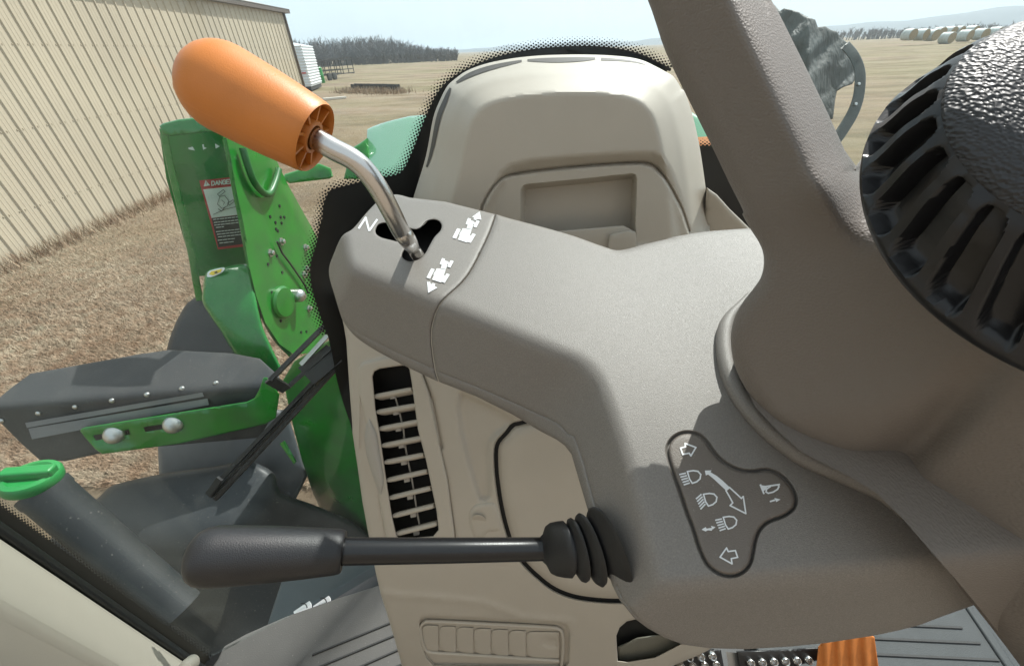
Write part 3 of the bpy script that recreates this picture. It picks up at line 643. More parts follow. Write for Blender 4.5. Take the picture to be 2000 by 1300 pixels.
# small black pad under the door
# ================================================================ cab glass, pillar, floor
class PlW(Pl):
    def __init__(s, pt, nw): s.n = M3.T@np.array(nw, float); s.k = s.n@(M3.T@(np.array(pt, float)-CAM))
GL = catmull([(-.92, .30), (-.78, .36), (-.56, .475), (-.38, .60), (-.16, .83), (.05, .99), (.35, 1.06), (.70, .98), (1.02, .74), (1.32, .36)], 10)
def d_glass(x, y):
    r = (np.c_[(np.ravel(x)-1000)/FPX, (650-np.ravel(y))/FPX, -np.ones(np.size(x))])@M3.T
    best = np.full(len(r), 1.2)
    for a, b in zip(GL[:-1], GL[1:]):
        ex, ey = b[0]-a[0], b[1]-a[1]; den = r[:, 0]*ey-r[:, 1]*ex
        with np.errstate(divide='ignore', invalid='ignore'):
            t = (a[0]*ey-a[1]*ex)/den; s = (a[0]*r[:, 1]-a[1]*r[:, 0])/den
        ok = (t > 0) & (s >= -1e-6) & (s <= 1+1e-6); best[ok] = t[ok]
    return best.reshape(np.shape(x))
groot = thing('windscreen', 'clear curved front windscreen with black dotted border round the beige console hood', 'windscreen', (.2, .98, 1.0))
mb = MB(); n = len(GL); off = []
for i in range(n):
    a = np.array(GL[max(i-1, 0)]); b = np.array(GL[min(i+1, n-1)]); t = b-a; t /= np.linalg.norm(t); off.append((GL[i][0]-t[1]*.005, GL[i][1]+t[0]*.005))
zs = (1.0, 3.3)
v = [(p[0], p[1], z) for z in zs for p in GL]+[(p[0], p[1], z) for z in zs for p in off]
f = [(i, i+1, n+i+1, n+i) for i in range(n-1)]+[(2*n+i, 3*n+i, 3*n+i+1, 2*n+i+1) for i in range(n-1)]+[(i, 2*n+i, 2*n+i+1, i+1) for i in range(n-1)]+[(n+i, n+i+1, 3*n+i+1, 3*n+i) for i in range(n-1)]
mb.add(v, f); mb.build('glass_pane', glass_m, groot)
# solid black border hugging the console, then dots that thin out
edge = c2((1880, 385), (1800, 345), (1720, 308), (1620, 282), (1500, 266), (1380, 262), (1250, 268), (1120, 280), (1000, 302), (900, 328), (800, 365), (715, 408), (640, 462), (590, 520), (555, 585), (520, 665), (490, 740), (460, 820), (430, 890), (405, 940), (370, 975), (310, 990), (230, 1005), (150, 1022), (70, 1042), (0, 1062))+[(643, 378), (634, 400), (631, 430)]+c4((1790, 60), (1772, 160), (1738, 280), (1745, 400), (1780, 520), (1820, 640), (1850, 760), (1880, 920), (1920, 1060), (1955, 1160))
edge_s = catmull(edge, 4)
inner = [(690, 850), (760, 850), (800, 600), (830, 420), (850, 320), (880, 240), (930, 170), (1050, 140), (1200, 140), (1290, 150)]
def g_in(x, y): return d_glass(x, y)-.0006
relief('frit_band', edge_s+inner, g_in, .0004, frit_m, groot, 14)
relief('frit_band', [(1352, 288), (1376, 287), (1400, 288), (1480, 300), (1560, 420), (1500, 500), (1380, 520)], g_in, .0004, frit_m, groot, 14)
rel = resample(edge_s, 4, False)
def dots(line, rows, pitch, side, name, rmax, rowf=.40):
    L = resample(line, 3, False); seg = np.hypot(*np.diff(L, axis=0).T); cs = np.r_[0, np.cumsum(seg)]; T = cs[-1]
    tg = np.gradient(L, axis=0); kk = 9; tg = np.c_[np.convolve(tg[:, 0], np.ones(kk)/kk, 'same'), np.convolve(tg[:, 1], np.ones(kk)/kk, 'same')]; tg /= np.linalg.norm(tg, axis=1)[:, None]; nn = np.c_[tg[:, 1], -tg[:, 0]]*side
    C = []; Rr = []
    for k in range(rows):
        o = pitch*rowf*(k-.35)
        for s in np.arange(pitch*.5*(k % 2), T, pitch):
            x = np.interp(s, cs, L[:, 0]); y = np.interp(s, cs, L[:, 1]); nx_ = np.interp(s, cs, nn[:, 0]); ny_ = np.interp(s, cs, nn[:, 1])
            C.append((x+nx_*o, y+ny_*o)); Rr.append(rmax*(1-.80*(k/(rows-1))**.8))
    C = np.array(C); Rr = np.array(Rr); mb = MB(); K = 8
    for k in range(K): pass
    ang = np.arange(K)*2*math.pi/K
    allp = (C[:, None, :]+np.stack([np.cos(ang), np.sin(ang)], 1)[None]*Rr[:, None, None]).reshape(-1, 2)
    lay = np.repeat((np.arange(len(C)) % 7)*2e-5, K)
    W = unproj(allp, d_glass(allp[:, 0], allp[:, 1])-.0008-lay)
    mb.add(list(W), [tuple(i*K+k for k in range(K)) for i in range(len(C))])
    return mb.build(name, frit_m, groot, smooth=False)
dots([q for q in edge_s if q[1] < 655], 7, 9.4, -1, 'frit_dots', 3.7, .37)
dots([(1345, 288), (1376, 286), (1400, 287), (1440, 289)], 6, 8, 1, 'frit_dots', 3.4)
# left pillar: three upright faces
def az(x, y): r = M3@rays([(x, y)])[0]; return math.atan2(r[0], r[1])
aL1, aL2, aF = az(209, 1153), az(210, 1190), az(70, 1273)
def pol(a, r): return (r*math.sin(a), r*math.cos(a))
proot = thing('cab_pillar', 'beige upright cab corner post with black rubber seal at lower left', 'pillar', (*pol(aL2, .82), 1.0))
def upright(name, poly, z0, z1, m, parent, bev=.006):
    mb = MB(); n = len(poly); mb.add([(x, y, z) for z in (z0, z1) for x, y in poly], [tuple(range(n))[::-1], tuple(range(n, 2*n))]+[(i, (i+1) % n, n+(i+1) % n, n+i) for i in range(n)])
    o = mb.build(name, m, parent, True, 30)
    md = o.modifiers.new('bevel', 'BEVEL'); md.width = bev; md.segments = 3; md.limit_method = 'ANGLE'
    return o
upright('pillar_trim', [pol(aL2, .800), pol(aF+.03, .70), pol(aF-.06, .69), pol(aF-.5, .62), pol(aF-.5, .95), pol(aL2-.02, .95)], .95, 3.3, beige_light, proot, .010)
upright('rubber_seal', [pol(aL2+.003, .810), pol(aL2-.01, .84), pol(aL1-.006, .84), pol(aL1-.006, .815)], .95, 3.3, seal, proot, .006)
mb = MB(); kp = P(366, 1300, .70)
mb.lathe(kp, camv((.1, .3, .95)), [(-.012, .013), (.0, .0125), (.008, .011), (.011, .007), (.012, .0005)], 20); mb.build('trim_plug', beige_light, proot)
# dots along the pillar edge of the glass
pe_ = [tuple(project([(*pol(aL1+.008, .845), z)])[0]) for z in np.linspace(1.02, 2.6, 30)]
pe_ = [(x, y) for x, y in pe_ if x > -60]
relief('frit_band', [(x-.5, y+.4) for x, y in pe_]+[(x-18, y+28) for x, y in pe_][::-1], g_in, .0004, frit_m, groot, 30)
dots(pe_, 5, 7.5, -1, 'frit_dots', 3.6, .55)
# floor mats
froot = thing('floor_mat', 'grey ribbed rubber floor mat at the foot of the windscreen, left of the console', 'floor mat', (-.5, .35, .985))
def slab(name, poly, z0, z1, m, parent):
    mb = MB(); n = len(poly); mb.add([(x, y, z) for z in (z0, z1) for x, y in poly], [tuple(range(n))[::-1], tuple(range(n, 2*n))]+[(i, (i+1) % n, n+(i+1) % n, n+i) for i in range(n)])
    o = mb.build(name, m, parent, True, 30); md = o.modifiers.new('bevel', 'BEVEL'); md.width = .006; md.segments = 3; md.limit_method = 'ANGLE'; return o
def gxy(x, y, z=1.0): q = G(x, y, z); return (q[0], q[1])
mat_l = [gxy(424, 1286), gxy(436, 1260), gxy(480, 1236), gxy(560, 1201), gxy(660, 1166), gxy(756, 1136), (.15, .62), (.3, .1), (-.78, .1), (-.78, .3)]
slab('mat_sheet', mat_l, .97, 1.0, matt_m, froot)
mb = MB()
for a, b in (((610, 1278), (757, 1217.8)), ((600, 1311), (768, 1241)), ((640, 1329), (780, 1267)), ((660, 1350), (790, 1294))):
    p, q = G(*a, 1.0015), G(*b, 1.0015); q = q+(q-p)*.5
    mb.bar(p, q, .0035, .004)
mb.build('mat_grooves', mat('mat_groove', (.03, .03, .03), .7), froot)
fr2 = thing('floor_mat', 'grey ribbed rubber floor mat beside the orange pedal at lower right', 'floor mat', (1.0, .3, .985))
mat_r = [(.56, .1), (.56, .42)]+[gxy(1690, 1190), gxy(1880, 1150), gxy(1930, 1172), gxy(1975, 1235), gxy(2040, 1330)]+[(1.2, .1)]
slab('mat_sheet', mat_r, .97, 1.0, mat('blue_grey_mat', (.038, .043, .046), .6, bump=.4, scale=400, var=.15, vscale=8, dist=.001), fr2)
mb = MB()
for a, b in (((1690, 1216), (1879, 1225)), ((1690, 1245), (1914, 1255)), ((1690, 1276), (1951, 1288)), ((1690, 1308), (1990, 1322))):
    mb.bar(G(*a, 1.0015), G(*b, 1.0015), .0045, .004)
mb.build('mat_grooves', MATS['mat_groove'], fr2)
slab('mat_border', [gxy(1880, 1180), gxy(1900, 1178), gxy(2010, 1345), gxy(1990, 1345)], .995, 1.006, MATS['blue_grey_mat'], fr2)
o = slab('cab_floor', [(-.8, -.5), (-.8, .33), (-.38, .585), (-.16, .81), (.05, .97), (.35, 1.04), (.7, .96), (1.02, .72), (1.35, .3), (1.35, -.5)], .90, .965, black_steel, None); structure(o)
# pedals
pd = thing('foot_pedal', 'orange ribbed foot pedal below the steering column', 'pedal', G(1655, 1300, 1.02))
pq = [(1598, 1262), (1606, 1252), (1700, 1238), (1708, 1243), (1722, 1345), (1590, 1345)]
def dped(x, y): return .86+.0035*np.cos((x-1600-(y-1260)*.06)/26*2*math.pi)
relief('pedal_pad', pq, dped, .02, orange_pedal, pd, 4, 3)
pads = ([(1330, 1258), (1408, 1268), (1422, 1345), (1300, 1345)], [(1438, 1270), (1520, 1268), (1605, 1262), (1612, 1285), (1560, 1298), (1540, 1345), (1450, 1345)])
for pq, lab in zip(pads, ('black brake pedal with round metal studs, the farther one from the orange pedal', 'black brake pedal with round metal studs right beside the orange pedal')):
    pe2 = thing('brake_pedal', lab, 'pedal', P(*np.mean(pq, 0), .90), 'studded brake pedals')
    pad = relief('pedal_pad', pq, lambda x, y: .90+0*x, .015, blackp, pe2, 10, 4)
    mb = MB(); q = np.array(pq)
    for iy in range(5):
        for ix in range(16):
            x = 1300+ix*22.5+(iy % 2)*11-iy*4; y = 1276+iy*17-(x-1440)*.05
            if inside(np.array([[x, y]]), q)[0] and pdist(np.array([[x, y]]), q)[0] > 6:
                mb.lathe(P(x, y, .898), camv((0, .25, .97)), [(-.004, .0098), (.004, .0092), (.0085, .0078), (.0095, .0066), (.0085, .0052), (.001, .0046), (.0009, .0004)], 16)
    mb.build('pedal_studs', steel, pad)
flat('pedal_arm', [(1418, 1272), (1442, 1274), (1462, 1345), (1430, 1345)], lambda x, y: .915+0*x, .01, mat('worn_steel', (.45, .46, .46), .4, metal=.8), pe2, step=20)
# ================================================================ loader, wing parts outside the glass
lo_r = thing('loader_mast', 'green steel loader mast with red and white danger decal seen through the windscreen', 'loader', G(500, 560, .6))
near = P(465, 430, 1.78); ynear = near[1]; xplate = near[0]
plate = PlW(near, (1, 0, 0)); fronty = PlW(near, (0, -1, 0))
d_plate = lambda x, y: np.clip(plate.d(x, y), .3, 3.2)
right_plate = [(436, 268), (438, 275), (445, 300), (461, 395), (475, 451), (486, 518), (500, 577), (518, 630), (546, 672), (574, 692), (600, 690), (634, 668), (655, 620), (655, 560), (640, 500), (600, 428), (561, 358), (532, 296), (505, 262), (470, 250)]
rp_o = relief('side_plate', right_plate, d_plate, .03, green, lo_r, 20, 0)
# light front edge of that plate
def edge_strip(name, line, wdt, dfun, thick, m, parent):
    L = resample(line, 12, False); t = np.gradient(L, axis=0); nn = np.c_[-t[:, 1], t[:, 0]]; nn /= np.linalg.norm(nn, axis=1)[:, None]
    return relief(name, [tuple(q) for q in L+nn*wdt/2]+[tuple(q) for q in (L-nn*wdt/2)[::-1]], dfun, thick, m, parent, 14, 2)
edge_strip('plate_edge', catmull([(438, 270), (447, 312), (457, 368), (470, 430), (483, 500), (496, 560), (512, 615), (538, 662), (568, 694)], 5), 9, lambda x, y: fronty.d(x, y)-.01, .03, green_in, lo_r)
web = [(312, 262), (335, 262), (404, 255), (440, 262), (462, 395), (494, 530), (380, 540), (360, 470), (325, 350)]
web_p = PlW(P(420, 400, 2.02), (.25, -1, 0))
wb = relief('mast_web', web, lambda x, y: web_p.d(x, y), .02, green_in, lo_r, 20)
edge_strip('left_flange', catmull([(318, 250), (326, 290), (339, 349), (352, 400), (364, 450), (376, 505), (385, 560), (397, 612), (416, 655), (446, 698)], 5), 15, lambda x, y: fronty.d(x, y)-.01, .12, green_in, lo_r)
relief('top_plate', [(311, 246), (318, 241), (350, 233), (420, 226), (470, 240), (440, 262), (404, 258), (335, 266), (318, 262)], lambda x, y: fronty.d(x, y)-.02+.0006*(266-y), .1, green_in, lo_r, 14, 4)
drum = c4((1128, 480), (1134, 400), (1142, 340), (1170, 300), (1250, 288), (1385, 278), (1420, 420), (1465, 620), (1545, 800), (1575, 880), (1500, 900), (1400, 855), (1320, 790), (1232, 650), (1170, 560))
relief('pivot_casting', catmull(drum, 4, True), lambda x, y: 1.95-.10*np.clip(1-((y-610-(x-450)*.6)/130)**2, 0, 1)**.7, .15, green_in, lo_r, 10, 8)
flat('casting_lip', z5((400, 985), (520, 970), (525, 990), (415, 1010)), lambda x, y: 1.79+0*x, .01, green, lo_r, step=20)
lower = [(553, 742), (575, 705), (600, 690), (650, 660), (690, 800), (712, 960), (745, 1062), (650, 1045), (612, 965), (590, 900), (572, 830)]
llp = PlW(P(640, 860, 1.60), (-.35, -1, -.05))
relief('lower_leg', lower, lambda x, y: llp.d(x, y), .1, green, lo_r, 16, 6)
relief('lower_leg_rib', d1((1560, 60), (1590, 40), (1655, 160), (1640, 175)), lambda x, y: 1.6+0*x, .02, green, lo_r, 16, 2)
relief('cross_tube', z4((1090, 560), (1110, 520), (1400, 430), (1500, 470), (1520, 540), (1490, 560), (1150, 600)), lambda x, y: 2.5+0*x, .15, green, lo_r, 16, 4)
# decal on the web
dec = z4((385, 575), (640, 548), (700, 548), (790, 1130), (545, 1158))
wd_ = lambda x, y: web_p.d(x, y)-.002
dcl = flat('danger_decal', dec, wd_, .001, red_m, wb, step=60)
flat('decal_picture', z4((420, 650), (690, 622), (732, 862), (490, 892)), lambda x, y: wd_(x, y)-.0015, .0008, decal_w, dcl, step=60)
flat('decal_text_panel', z4((490, 893), (735, 864), (780, 1108), (548, 1140)), lambda x, y: wd_(x, y)-.0015, .0008, decal_k, dcl, step=60)
wdl = lambda x, y: wd_(x, y)-.002
def stroke_font(txt, ox, oy, h, wch, ang, skew=0):
    F = {'D': [[(0, 0), (0, 1), (.6, 1), (1, .7), (1, .3), (.6, 0), (0, 0)]], 'A': [[(0, 0), (.5, 1), (1, 0)], [(.2, .35), (.8, .35)]], 'N': [[(0, 0), (0, 1), (1, 0), (1, 1)]], 'G': [[(1, .8), (.7, 1), (.25, 1), (0, .7), (0, .3), (.25, 0), (.8, 0), (1, .2), (1, .5), (.6, .5)]], 'E': [[(1, 0), (0, 0), (0, 1), (1, 1)], [(0, .5), (.8, .5)]], 'R': [[(0, 0), (0, 1), (.7, 1), (1, .8), (.7, .5), (0, .5)], [(.5, .5), (1, 0)]]}
    c, s = math.cos(ang), math.sin(ang); out = []
    for i, ch in enumerate(txt):
        for pl_ in F[ch]:
            pts = [(ox+(i*1.32+x)*wch*c+s*0*y, oy+(i*1.32+x)*wch*s-y*h) for x, y in pl_]
            out += stroke(z4(*pts), 1.9)
    return out
lift_poly(stroke_font('DANGER', 492, 616, 34, 24, R_(-6)), wdl, .0008, .0006).build('danger_lettering', decal_w, dcl, smooth=False)
lift_poly([z4((424, 625), (440, 572), (478, 616))], wdl, .0008, .0006).build('warning_triangle', decal_w, dcl, smooth=False)
lift_poly(stroke(z4((444, 588), (448, 606)), 1.2), wdl, .0016, .0006).build('warning_mark', red_m, dcl, smooth=False)
pic = stroke(z4((540, 690), (590, 652), (606, 668), (556, 708)), .9, True)+stroke(z4((560, 712), (600, 700), (634, 745), (625, 790), (580, 812), (540, 775), (560, 712)), .9)+stroke(z4((628, 765), (672, 738), (686, 750), (640, 785)), .9, True)+stroke(z4((505, 862), (600, 820), (700, 795)), .9)+stroke(z4((548, 815), (575, 835), (605, 800)), 1.2)+stroke(z4((575, 740), (600, 760), (590, 780)), .8)
lift_poly(pic, lambda x, y: wdl(x, y)-.001, .0008, .0006).build('rollover_picture', decal_k, dcl, smooth=False)
tx = []
lines_ = [(505, 905, 210), (512, 930, 205), (515, 952, 200), (530, 972, 70), (530, 1008, 205), (538, 1030, 205), (548, 1052, 200), (545, 1080, 140), (560, 1104, 120)]
for (x, y, L) in lines_:
    xx = x
    while xx < x+L:
        wl_ = random.uniform(14, 40); tx += stroke(z4((xx, y-(xx-x)*.11), (min(xx+wl_, x+L), y-(min(xx+wl_, x+L)-x)*.11)), 1.5); xx += wl_+9
lift_poly(tx, lambda x, y: wdl(x, y)-.001, .0008, .0006).build('small_print', decal_w, dcl, smooth=False)
# yellow label on the casting
dcy = lambda x, y: 1.86+0*x
yl = flat('yellow_label', catmull(c4((1155, 335), (1170, 310), (1250, 292), (1240, 318), (1190, 342), (1160, 345)), 3, True), lambda x, y: 1.855+0*x, .003, decal_w, lo_r, step=20)
flat('label_field', c4((1166, 330), (1178, 314), (1240, 299), (1230, 318), (1188, 336)), lambda x, y: 1.852+0*x, .002, yellow, yl, step=20)
flat('label_symbol', c4((1196, 318), (1212, 312), (1212, 322), (1198, 326)), lambda x, y: 1.8495+0*x, .001, decal_k, yl, step=20)
# holes, bolts and a hydraulic hose on the plate
def disc(mb, x, y, r, dfun, nw, h=.004, n=12):
    p = P(x, y, float(dfun(x, y))); mb.lathe(p, nw, [(0, r), (h, r), (h*1.01, .0005)], n)
for x, y in z4((985, 880), (1030, 930), (1035, 985), (1075, 885), (1082, 935), (1105, 885), (1050, 1000), (1065, 790))+z5((695, 85), (620, 155), (740, 225), (655, 395), (728, 635), (900, 730), (945, 725)):
    mb = MB(); disc(mb, x, y, .008, d_plate, (1, 0, 0), .0035); mb.build('plate_hole', void, rp_o)
for x, y in z4((1080, 1090), (1285, 1140))+z5((640, 60), (935, 15), (965, 530), (950, 195), (925, 240)):
    mb = MB(); p = P(x, y, float(d_plate(x, y))); mb.lathe(p, (1, 0, 0), [(-.002, .022), (.004, .022), (.0045, .014), (.018, .0135), (.020, .010), (.022, .0005)], 6); mb.build('bolt', zinc, rp_o)
mb = MB(); p = P(570, 577, float(d_plate(570, 577)))
mb.lathe(p, (1, -.1, 0), [(0, .036), (.045, .036), (.06, .032), (.072, .020), (.076, .0005)], 24); mb.build('pivot_pin', zinc, rp_o)
mb = MB(); p = P(548, 590, float(d_plate(548, 590)))
mb.lathe(p, (1, -.1, 0), [(0, .085), (.02, .085), (.03, .075), (.034, .03), (.035, .0005)], 28); mb.build('pivot_boss', green, rp_o)
mb = MB(); ln = z4((1045, 1090), (1085, 1180))+[(552, 495)]+z5((740, 60), (830, 180), (930, 330), (960, 400))
mb.tube(catmull([tuple(P(x, y, float(d_plate(x, y))-.03)) for x, y in ln], 5), .005, 8); mb.build('thin_rod', blackp, lo_r)
mb = MB(); ln = z4((755, 300), (790, 420), (840, 560), (900, 650), (960, 690), (1000, 660), (1040, 560), (1060, 480))
mb.tube(catmull([tuple(P(x, y, float(d_plate(x, y))-.04)) for x, y in ln], 6), .016, 12); mb.build('hydraulic_hose', mat('green_hose', (.02, .13, .03), .4), lo_r)
for q in (z4((290, 300), (330, 288), (350, 322), (300, 312)), z4((410, 270), (425, 268), (428, 292), (450, 300), (420, 316)), z4((520, 262), (560, 286), (525, 306))): flat('light_hole', q, lambda x, y: web_p.d(x, y)-.001, .0008, decal_w, wb, step=30)
mb = MB(); ln = z4((150, 205), (320, 560), (420, 900), (520, 1200)); 
# tyre behind
mb = MB(); tc = P(470, 800, 2.5)
# ---- wheel fender with rivets
fe = thing('wheel_fender', 'black plastic front wheel fender with riveted grey metal strip along its rear flap', 'fender', G(250, 860, .5))
ftop = PlW(P(250, 740, 1.60), (.05, -.12, 1))
fdown = PlW(P(250, 772, float(ftop.d(250, 772))), (.12, -1, .25))
ridge_f = c4((0, 1092), (620, 1000), (1250, 905), (1330, 880))
def fend_d(x, y): return 1/smin(ftop.w(x, y), fdown.w(x, y), .008)
fo = c4((-60, 1060), (0, 1015), (60, 965), (170, 884), (780, 775), (940, 752), (1290, 770), (1450, 800), (1560, 900), (1540, 1080), (1450, 1240))+d1((620, 100), (360, 158), (220, 150), (120, 60), (0, -60))
fb = relief('fender_shell', fo, fend_d, .05, fender_m, fe, 8, 3)
ft2 = PlW(P(380, 640, 1.95), (.1, -.55, .8))
relief('fender_crown', c4((925, 770), (945, 690), (960, 650), (985, 590), (1020, 525), (1045, 490), (1080, 465), (1110, 440), (1200, 440), (1320, 700), (1400, 830), (1330, 850), (1200, 860)), lambda x, y: ft2.d(x, y), .08, fender_m, fe, 14, 14)
flat('metal_strip', c4((140, 1158), (1130, 988), (1138, 1012), (150, 1186)), lambda x, y: fdown.d(x, y)-.012, .012, strip_m, fe, step=40)
flat('metal_strip', c4((158, 1190), (1158, 1022), (1166, 1058), (178, 1250)), lambda x, y: fdown.d(x, y)-.008, .008, strip_m, fe, step=40)
for x, y in c4((10, 1145), (215, 1105), (420, 1070), (625, 1035), (820, 1002), (1015, 968), (1205, 938)):
    mb = MB(); mb.lathe(P(x, y, float(fend_d(x, y))), Vector((.12, -1, .25)), [(-.004, .0095), (.003, .009), (.0055, .006), (.0065, .0005)], 14); mb.build('rivet', zinc, fe)
br = thing('fender_bracket', 'green slotted steel bracket with two domed bolts in front of the black fender', 'bracket', P(320, 850, 1.55))
bo_ = c4((446, 1205), (455, 1190), (475, 1183), (900, 1115), (1380, 1040), (1420, 1020), (1445, 975), (1470, 905), (1490, 905), (1560, 1000), (1540, 1130), (1480, 1165))+d1((1000, 60), (570, 118), (530, 90), (470, 20))
bd_ = lambda x, y: np.minimum(1.53+.00035*(x-158), fdown.d(x, y)-.045)
sl1 = c4((520, 1228), (720, 1196), (728, 1222), (536, 1256)); sl2 = c4((800, 1182), (1010, 1152), (1018, 1176), (812, 1208))
bk = relief('bracket_plate', bo_, bd_, .012, green, br, 14, 2.5, holes=[sl1, sl2], hole_rnd=1, angle=50)
for x, y in ((223.5, 848), (339, 828)):
    mb = MB(); mb.lathe(P(x, y, float(bd_(x, y))+.001), camv((.3, .1, .95)), [(-.012, .034), (.004, .036), (.012, .032), (.021, .021), (.0245, .0005)], 24); mb.build('bolt', zinc, br)
# ---- tyre and tank
ty = thing('wheel_arch', 'smooth grey wheel arch lining below the green bracket', 'wheel arch', G(400, 900, .3))
relief('arch_lining', [(308, 866), (480, 800), (560, 800), (600, 930), (560, 1010), (312, 950)], lambda x, y: 1.95+0*x, .25, strip_m, ty, 20, 10)
tk = thing('fuel_tank', 'large black plastic fuel tank beneath the windscreen', 'tank', G(400, 1080, .3))
tt = d1((560, 350), (600, 312), (660, 282), (900, 228), (1200, 185), (1390, 158), (1530, 225), (1570, 330), (1800, 420), (2050, 560), (2200, 900), (2000, 1200), (1200, 1300), (300, 1100), (200, 700))
tp1 = PlW(P(400, 960, 1.62), (-.1, -.25, 1)); tp2 = PlW(P(480, 980, float(tp1.d(480, 980))), (.9, -.4, .35)); tp3 = PlW(P(400, 1060, float(tp1.d(400, 1060))), (-.1, -1, .35))
relief('tank_body', catmull(tt, 3, True), lambda x, y: 1/smin(smin(tp1.w(x, y), tp2.w(x, y), .04), tp3.w(x, y), .05), .1, tank_m, tk, 14, 14)
fn = thing('filler_neck', 'black filler pipe with bright green screw cap at the lower left', 'filler cap', P(300, 1120, 1.25))
fa = P(70, 944, 1.14); fbp = P(330, 1170, 1.22); fd = (fa-fbp).normalized()
mb = MB(); mb.lathe(fa, fd, [(-.55, .057), (-.05, .057), (-.045, .060), (-.022, .060), (-.02, .05)], 36); mb.build('filler_pipe', tank_m, fn)
fc = camv((.11, .89, .43)).normalized(); fa = P(64, 938, 1.125)
mb = MB(); N = 36; prof = [(-.014, .050), (-.010, .060), (-.004, .063), (.016, .063), (.022, .059), (.025, .047), (.020, .041), (.019, .0005)]
mb.lathe(fa, fc, prof, N); cap_ = mb.build('green_cap', green_cap, fn)
gd = (camv((.88, .48, 0))-fc*camv((.88, .48, 0)).dot(fc)).normalized(); gs = fc.cross(gd)
mb = MB(); mb.box(fa+fc*.030, gd*.058, gs*.017, fc*.014); o = mb.build('cap_grip', green_cap, cap_); md = o.modifiers.new('bevel', 'BEVEL'); md.width = .007; md.segments = 3
# unseen wall added behind the operator: blocks rear sky, bounces warm light
structure(slab('rear_bounce_wall', [(-.8, -.7), (1.4, -.7), (1.4, -.65), (-.8, -.65)], .95, 2.55, bounce_m, None))
# ---- side panel with round labels beside the mat
sp = thing('side_panel', 'blue grey plastic panel with two round white labels beyond the floor mat', 'panel', G(620, 1200, .8))
spd = lambda x, y: 1.32+.0002*(x-600)
spn = relief('panel_shell', [(555, 1120), (720, 1070), (790, 1100), (790, 1180), (600, 1260), (515, 1245), (530, 1195)], spd, .05, step_m, sp, 16, 5)
for x, y in d1((1688, 975), (1796, 945)):
    mb = MB(); mb.lathe(P(x, y, float(spd(x, y))), camv((0, .2, 1)), [(-.001, .030), (.0015, .030), (.0016, .0005)], 28); lb = mb.build('round_label', decal_w, spn)
    lift_poly(stroke(crop(0, 0, 1, [(x+math.cos(t)*9, y+math.sin(t)*9) for t in np.linspace(-1.9, 1.4, 9)]), 2.0), lambda x, y: spd(x, y)-.003, .0002, .0004).build('label_mark', decal_k, lb, smooth=False)
# ---- wiper outside the glass
wi = thing('windscreen_wiper', 'black windscreen wiper with its blade pointing down to the left', 'wiper', P(640, 700, float(d_glass(640, 700))+.03))
dg = lambda x, y: float(d_glass(np.array([x]), np.array([y]))[0])
mb = MB()
for off_, w_2, h_2, dd_ in ((0, .0075, .010, .012), (9, .0045, .014, .020), (16, .0075, .010, .014)):
    mb.bar(P(652+off_*.5, 704+off_*.75, dg(655, 707)+dd_), P(407+off_*.9, 962+off_*.75, dg(410, 962)+dd_), w_2, h_2, camv((0, 0, 1)))
mb.bar(P(430, 934, dg(430, 934)+.010), P(408, 966, dg(410, 962)+.010), .012, .006, camv((0, 0, 1)))
mb.build('wiper_blade', rubber, wi)
mb = MB(); mb.bar(P(634, 636, dg(634, 636)+.03), P(528, 742, dg(528, 742)+.03), .008, .008, camv((0, 0, 1))); mb.bar(P(526, 740, dg(528, 742)+.03), P(560, 760, dg(560, 760)+.03), .02, .006, camv((0, 0, 1))); mb.bar(P(560, 758, dg(560, 760)+.03), P(650, 676, dg(640, 676)+.03), .008, .006, camv((0, 0, 1)))
mb.build('wiper_arm', blackp, wi)
mb = MB(); mb.bar(P(588, 712, dg(588, 712)+.028), P(640, 655, dg(640, 655)+.028), .008, .006, camv((0, 0, 1))); mb.build('wiper_link', zinc, wi)
mb = MB(); mb.bar(P(600, 735, dg(600, 735)+.028), P(655, 690, dg(650, 690)+.028), .045, .02, camv((0, 0, 1))); mb.build('wiper_pivot', blackp, wi)
# ---- bonnet
hd = thing('tractor_bonnet', 'glossy green tractor bonnet beyond the console with bright sky sheen', 'bonnet', G(900, 300, 1.1))
hp = PlW(P(770, 290, 1.9), (-.35, -.45, .82))
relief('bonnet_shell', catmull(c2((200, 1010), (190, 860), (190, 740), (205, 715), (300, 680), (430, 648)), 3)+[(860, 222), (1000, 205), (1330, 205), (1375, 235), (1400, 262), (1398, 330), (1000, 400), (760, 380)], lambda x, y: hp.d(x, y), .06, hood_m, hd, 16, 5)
relief('bonnet_side', c2((100, 830), (150, 800), (192, 770), (205, 860), (250, 960), (180, 1000), (60, 1000)), lambda x, y: 1.95+0*x, .08, green, hd, 16, 5)
flat('amber_strip', [(1360, 268), (1400, 266), (1402, 284), (1362, 286)], lambda x, y: hp.d(x, y)-.03, .02, orange, hd, step=20)
# ---- crumpled wrapped thing right of the spoke
wr_ = thing('wrapped_mirror', 'crumpled grey plastic wrapped mirror with curved bar outside the windscreen right of the wheel spoke', 'mirror', P(1570, 180, 1.5))
def crum(x, y):
    o_ = np.zeros(np.shape(x)).ravel()
    for i, (a, b) in enumerate(zip(np.ravel(x), np.ravel(y))):
        u_ = a+.55*b
        o_[i] = noise.noise(Vector((u_/26, b/70, 0)))*.035+noise.ridged_multi_fractal(Vector((u_/50, b/120, 3.1)), 1., 2., 3, 1., 2.)*.02
    return 1.5+.55*o_.reshape(np.shape(x))+.0009*np.abs(np.asarray(x)-1580)
wo = c3((560, 30), (600, 20), (640, 60), (662, 46), (740, 65), (790, 95), (835, 110), (850, 152), (890, 146), (922, 168), (958, 178), (972, 206), (1020, 245), (1062, 292), (1096, 342), (1116, 400), (1062, 436), (1042, 470), (990, 488), (956, 510), (946, 560), (934, 664), (880, 680), (700, 640), (520, 200))
relief('wrapped_cover', wo, crum, .05, wrap_m, wr_, 5, 3)
